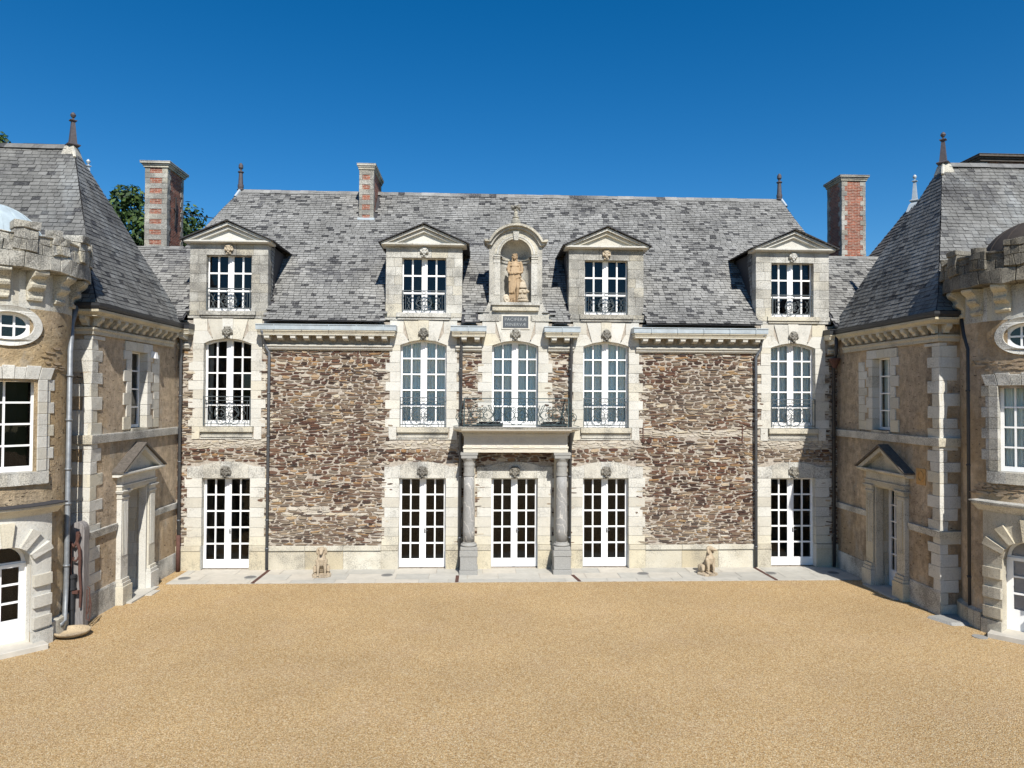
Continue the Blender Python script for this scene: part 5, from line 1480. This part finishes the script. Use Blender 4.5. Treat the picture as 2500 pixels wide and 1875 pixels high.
for i in range(8): t0 = i/7; g.ball((.12+.17*t0, .0, .80-.16*t0*t0-.02), (.03, .025, .035), 8, 6)
g.limb([((.13, .0, .72), .02), ((.19, .0, .76), .035), ((.27, .0, .70), .03), ((.31, .0, .62), .02)]); g.cap((.13, -.08, .49), (.33, -.08, .49), .018, .018)
g.organic('helmet', M['statue_pale'], st, .007, 2)
g = G(ms @ T(-.27, -.04, .13) @ Matrix.Rotation(-.35, 4, 'Y') @ Matrix.Scale(1.2, 4))
g.ball((0, .02, 0), (.105, .035, .145)); g.ball((0, -.01, .0), (.05, .035, .065)); g.ball((0, -.045, -.005), (.012, .014, .02))
for i in range(16): a = 2*PI*i/16; g.ball((.065*math.cos(a), -.012, .085*math.sin(a)), .022, 8, 6)
g.organic('carved_shield', M['statue_pale'], st, .007, 1)

def dog(base, rot, lab, headturn=0.0, headup=0.0):
    t = thing('dog_statue', lab, 'dog statue', base, 'seated dog statues by the wall')
    mD = T(base[0], base[1], base[2]-.01, rot) @ Matrix.Diagonal((1.22, 1.05, 1.0, 1))
    g = G(mD)
    # trunk: deep chest narrowing, sloping back to the haunches
    g.limb([((0, -.07, .47), .105), ((0, -.04, .38), .115), ((0, .04, .28), .10), ((0, .12, .19), .12), ((0, .15, .15), .115)])
    g.limb([((0, -.06, .52), .09), ((0, -.05, .62), .068), ((0, -.06, .68), .062)])
    for sx in (-1, 1):
        g.limb([((sx*.075, -.08, .44), .058), ((sx*.075, -.10, .33), .042), ((sx*.075, -.115, .24), .032), ((sx*.075, -.12, .12), .024), ((sx*.075, -.125, .085), .028)])
        g.limb([((sx*.075, -.13, .085), .030), ((sx*.078, -.175, .078), .024)])
        for k in range(3): g.cap((sx*.078+(k-1)*.018, -.17, .078), (sx*.078+(k-1)*.02, -.195, .072), .011, .010, 6)
        g.ball((sx*.115, .10, .19), (.062, .12, .115)); g.limb([((sx*.13, .02, .24), .055), ((sx*.145, -.01, .15), .035), ((sx*.14, .10, .085), .028)]); g.limb([((sx*.14, .10, .083), .028), ((sx*.135, -.01, .078), .026), ((sx*.13, -.05, .075), .022)])
    g.limb([((0, .24, .12), .026), ((.08, .27, .09), .022), ((.16, .20, .085), .016), ((.18, .12, .085), .012)])
    hm = g.m
    g.m = mD @ Matrix.Translation((0, -.07, .72)) @ Matrix.Rotation(headturn, 4, 'Z') @ Matrix.Rotation(-headup, 4, 'X')
    g.ball((0, 0, .02), (.068, .085, .068)); g.limb([((0, -.06, -.0), .048), ((0, -.12, -.02), .038), ((0, -.165, -.03), .030)]); g.ball((0, -.19, -.018), (.018, .014, .014)); g.ball((0, -.10, -.045), (.03, .06, .02))
    for sx in (-1, 1):
        g.ball((sx*.034, -.065, .035), (.018, .014, .012)); g.limb([((sx*.068, .01, .05), .022), ((sx*.088, .0, .0), .030), ((sx*.092, -.01, -.07), .034), ((sx*.085, -.015, -.11), .022)])
    g.m = hm
    g.organic('dog_figure', M['dogstone'], t, .0075, 2)
    g = G(mD); r = random.Random(int(base[0]*7)); n = 18
    pts = [((.20+.02*r.uniform(-1, 1))*math.copysign(abs(math.cos(2*PI*i/n))**.7, math.cos(2*PI*i/n)), .02+(.21+.02*r.uniform(-1, 1))*math.copysign(abs(math.sin(2*PI*i/n))**.7, math.sin(2*PI*i/n))) for i in range(n)]
    vs = [(x*1.02, y*1.02, .012) for x, y in pts]+[(x, y, .055) for x, y in pts]+[(x*.92, y*.92, .072) for x, y in pts]
    g.add(vs, [(i, (i+1) % n, n+(i+1) % n, n+i) for i in range(n)]+[(n+i, n+(i+1) % n, 2*n+(i+1) % n, 2*n+i) for i in range(n)]+[tuple(range(2*n, 3*n)), tuple(reversed(range(n)))])
    g.build('statue_base', M['dogstone'], t)
dog((-4.20, 19.22, .016), 12, 'seated stone hound facing the court, left of the porch', -.12, -.25)
dog((6.22, 19.16, .016), 24, 'seated stone hound turned sideways with raised head, right of the porch', .35, .15)

# ================================================================== pump, basin and small things
t = thing('water_pump', 'old iron hand pump fixed to a weathered oak post at the left pavilion corner', 'pump', (-8.30, 15.15, 0))
g = G(T(-8.30, 15.20)); n = 8
prof = [(-.145, -.02), (.145, -.02), (.145, 2.0)]+[(.145*math.cos(PI*i/10), 2.02+.16*math.sin(PI*i/10)) for i in range(1, 10)]+[(-.145, 2.0)]
g.prism(prof, -.10, .10); g.build('post', M['wood'], t, bevel=.01)
g = G(T(-8.30, 15.06)); g.sm = False
g.lathe([(.075, .85), (.075, 1.05), (.095, 1.06), (.095, 1.12), (.06, 1.13)], 14, (-.05, -.04, 0)); g.lathe([(.05, -.02), (.05, .4), (.062, .42), (.062, .80), (.09, .82), (.09, .86)], 14, (-.05, -.04, 0)); g.build('pump_barrel', M['gut_dark'], t, smooth=False)
g = G(T(-8.30, 15.02)); g.box(-.16, .10, -.05, .04, .74, .80); g.tube([(-.05, -.03, 1.1), (-.05, -.03, 1.72)], .016, 8); g.build('piston_rod', M['rust'], t)
g = G(T(-8.30, 15.03)); g.tube([(-.09, -.02, 1.78), (.0, -.02, 1.70), (.05, -.02, 1.80), (.09, -.02, 1.95)], .032, 8); g.tube([(.05, -.02, 1.78), (.10, -.02, 1.66), (.115, -.02, 1.45), (.11, -.02, 1.2), (.13, -.0, .8), (.12, .0, .45)], .034, 8, r1=.022)
g.tube([(.10, -.02, 1.50), (.04, -.02, 1.40), (-.02, -.02, 1.42), (-.01, -.02, 1.48)], .02, 8); g.box(.03, .09, -.03, .02, 1.84, 2.0); g.build('pump_handle', M['rust'], t)
g = G(T(-8.08, 15.12)); g.tube([(0, 0, .85), (.05, -.02, .82), (.06, -.03, .5), (.02, -.03, .3)], .012, 6); g.tube([(0, -.02, .8), (-.01, -.02, .2), (.06, -.03, .15), (.09, -.03, .5), (.05, -.03, .75)], .012, 6); g.build('hose_hook', M['rust'], t)
g = G(); c = (-8.10, 14.60, 0)
g.lathe([(.0, .0), (.16, .0), (.20, .03), (.30, .06), (.345, .10), (.355, .125), (.345, .14), (.305, .14), (.275, .09), (.18, .05), (.0, .04)], 28, c, sx=.98, sy=.90)
b = g.build('stone_basin', M['dogstone'], bevel=.006); tag(b, 'shallow round stone basin on the gravel under the left downpipe', 'basin'); setloc(b, c)

for x, y in ((-7.72, 19.06), (-6.04, 19.14), (-2.47, 19.28), (4.47, 19.30), (8.0, 19.26), (9.76, 19.27)):
    nm = {-7.72: 'round uplight in the paving at the far left end', -6.04: 'round uplight in the paving right of the far left door', -2.47: 'round uplight in the paving before the second door', 4.47: 'round uplight in the paving right of the fourth door', 8.0: 'round uplight in the paving left of the far right door', 9.76: 'round uplight in the shaded paving at the far right end'}[x]
    t = thing('recessed_uplight', nm, 'ground light', (x, y, .016), 'round uplights set in the paving')
    g = G(T(x, y)); g.lathe([(.155, .015), (.155, .026), (.13, .028), (.13, .022)], 28); g.build('rim', M['rim'], t)
    g = G(T(x, y)); g.lathe([(.131, .022), (0, .024)], 28); g.build('lens', M['lens'], t) 
for x0, x1, lab in ((-5.78, -5.80, 'rusty drain channel crossing the paving under the pipe right of the far left door'), (-.58, -.58, 'rusty drain channel at the left foot of the porch'), (2.52, 2.62, 'rusty drain channel at the right foot of the porch'), (7.80, 7.86, 'rusty drain channel crossing the paving left of the far right door')):
    g = G(); y0_ = 18.56; y1_ = 19.9 if abs(x0) > 3 else 19.2
    vs = [(x1-.045, y0_), (x1+.045, y0_), (x0+.045, y1_), (x0-.045, y1_)]
    g.hexa([(x, y, .0) for x, y in vs], [(x, y, .024) for x, y in vs]); o = g.build('drain_channel', M['rust']); tag(o, lab, 'drain', 'rusty drain channels in the paving'); setloc(o, (x0, 19.2, 0))
g = G(); g.lathe([(.14, .0), (.14, .012), (.0, .014)], 24, (10.15, 14.05, 0)); o = g.build('drain_cover', M['rim']); tag(o, 'small round grey drain cover in the gravel near the right turret door', 'drain cover'); setloc(o, (10.15, 14.05, 0))
g = G(); g.hexa([(-8.18, 17.5, 0), (-7.85, 17.5, 0), (-7.85, 17.95, 0), (-8.18, 17.95, 0)], [(-8.18, 17.5, .02), (-7.85, 17.5, .02), (-7.85, 17.95, .02), (-8.18, 17.95, .02)]); o = g.build('stone_slab', M['paving']); tag(o, 'pale square slab in the gravel before the left pavilion door', 'slab'); setloc(o, (-8.02, 17.7, 0))
g = G(); g.hexa([(9.85, 15.3, 0), (10.05, 14.75, 0), (10.75, 14.75, 0), (10.75, 15.5, 0)], [(9.90, 15.3, .05), (10.07, 14.82, .05), (10.75, 14.82, .05), (10.75, 15.5, .05)]); o = g.build('stone_slab', M['granite']); tag(o, 'grey stone slab at the foot of the right pavilion corner', 'slab'); setloc(o, (10.3, 15.1, 0))
t = thing('wall_lamp', 'small white wall lamp beside the upper window of the left pavilion', 'wall lamp', (-8.33, 18.34, 5.85))
g = G(T(-8.33, 18.34, 5.85)); g.box(.0, .03, -.05, .05, -.05, .09); g.build('bracket', M['white'], t); g = G(T(-8.33, 18.34, 5.85)); g.hexa([(.03, -.08, -.09), (.15, -.08, -.11), (.15, .08, -.11), (.03, .08, -.09)], [(.03, -.06, .07), (.13, -.06, .05), (.13, .06, .05), (.03, .06, .07)]); g.build('lamp_head', M['white'], t)
g = G(); g.tube([(-9.99+(3.9)*i/10, 23.9+.3*i/10, 10.85-.10*i/10-.12*math.sin(PI*i/10)) for i in range(11)], .016, 5); o = g.build('overhead_wire', M['iron_dark']); tag(o, 'thin dark wire running from the left chimney to the main roof', 'wire'); setloc(o, (-9.99, 23.9, 10.8))

# ================================================================== trees behind
def tree(x, y, H, R, seed, lab, nleaf=9000, trunk=.35):
    r = random.Random(seed); t = thing('tree', lab, 'tree', (x, y, 0), 'trees beyond the roofs')
    g = G(T(x, y)); tips = []
    g.tube([(0, 0, 0), (.1, .05, H*.3), (-.05, .1, H*.6), (0, 0, H*.8)], trunk, 8, r1=trunk*.3)
    for i in range(26):
        a = r.uniform(0, 2*PI); z0_ = H*r.uniform(.25, .75); L = R*r.uniform(.55, .95); el = r.uniform(.1, .9)
        p1 = Vector((0, 0, z0_)); p2 = p1+Vector((math.cos(a)*L*.5, math.sin(a)*L*.5, L*.25*el)); p3 = p1+Vector((math.cos(a)*L, math.sin(a)*L, L*el*.6))
        g.tube([p1, p2, p3], trunk*.22, 5, r1=.03); tips += [p3, p2.lerp(p3, .5)]
    g.build('trunk', M['bark'], t, recalc=False)
    # clumps of leaves spread through the crown
    g = G(T(x, y)); clumps = []
    for i in range(60):
        if i < len(tips): c = tips[i]+Vector((r.uniform(-.4, .4), r.uniform(-.4, .4), r.uniform(0, .6)))
        else:
            a = r.uniform(0, 2*PI); ph = r.uniform(-.2, 1.5); q = R*r.uniform(.55, 1.0)
            c = Vector((q*math.cos(a)*math.cos(ph), q*math.sin(a)*math.cos(ph), H-R+q*math.sin(ph)*1.0))
        clumps.append((c, r.uniform(.5, 1.05)*R*.27))
    vs = []; fs = []
    for i in range(nleaf):
        c, q = clumps[r.randrange(len(clumps))]
        d = Vector((r.gauss(0, 1), r.gauss(0, 1), r.gauss(0, 1))).normalized()*q*(r.random()**.45); p = c+Vector((d.x, d.y, d.z*.7))
        sz = r.uniform(.09, .19); n_ = (d.normalized()+Vector((r.uniform(-1, 1), r.uniform(-1, 1), r.uniform(-.3, 1.2)))).normalized()
        e1 = n_.orthogonal().normalized(); e1.rotate(Matrix.Rotation(r.uniform(0, 6.3), 3, n_)); e2 = n_.cross(e1)
        o = len(vs); vs += [tuple(p-e1*sz), tuple(p+e2*sz*.5), tuple(p+e1*sz), tuple(p-e2*sz*.5)]; fs.append((o, o+1, o+2, o+3))
    g.add(vs, fs); g.build('crown', M['leaf'], t, recalc=False)
tree(-17.6, 36, 15.6, 5.2, 1, 'dark green oak behind the roofs, left of the brick chimney', 30000)
tree(-21.8, 38, 15.0, 4.2, 4, 'dark tree standing furthest left behind the chimney gap', 12000)
tree(-14.2, 38, 14.8, 4.6, 2, 'dark green tree behind the roofs, right of the left chimney', 22000)
tree(-27.0, 38, 19.2, 3.6, 3, 'tall tree whose crown tips over the left pavilion ridge at the picture edge', 9000)
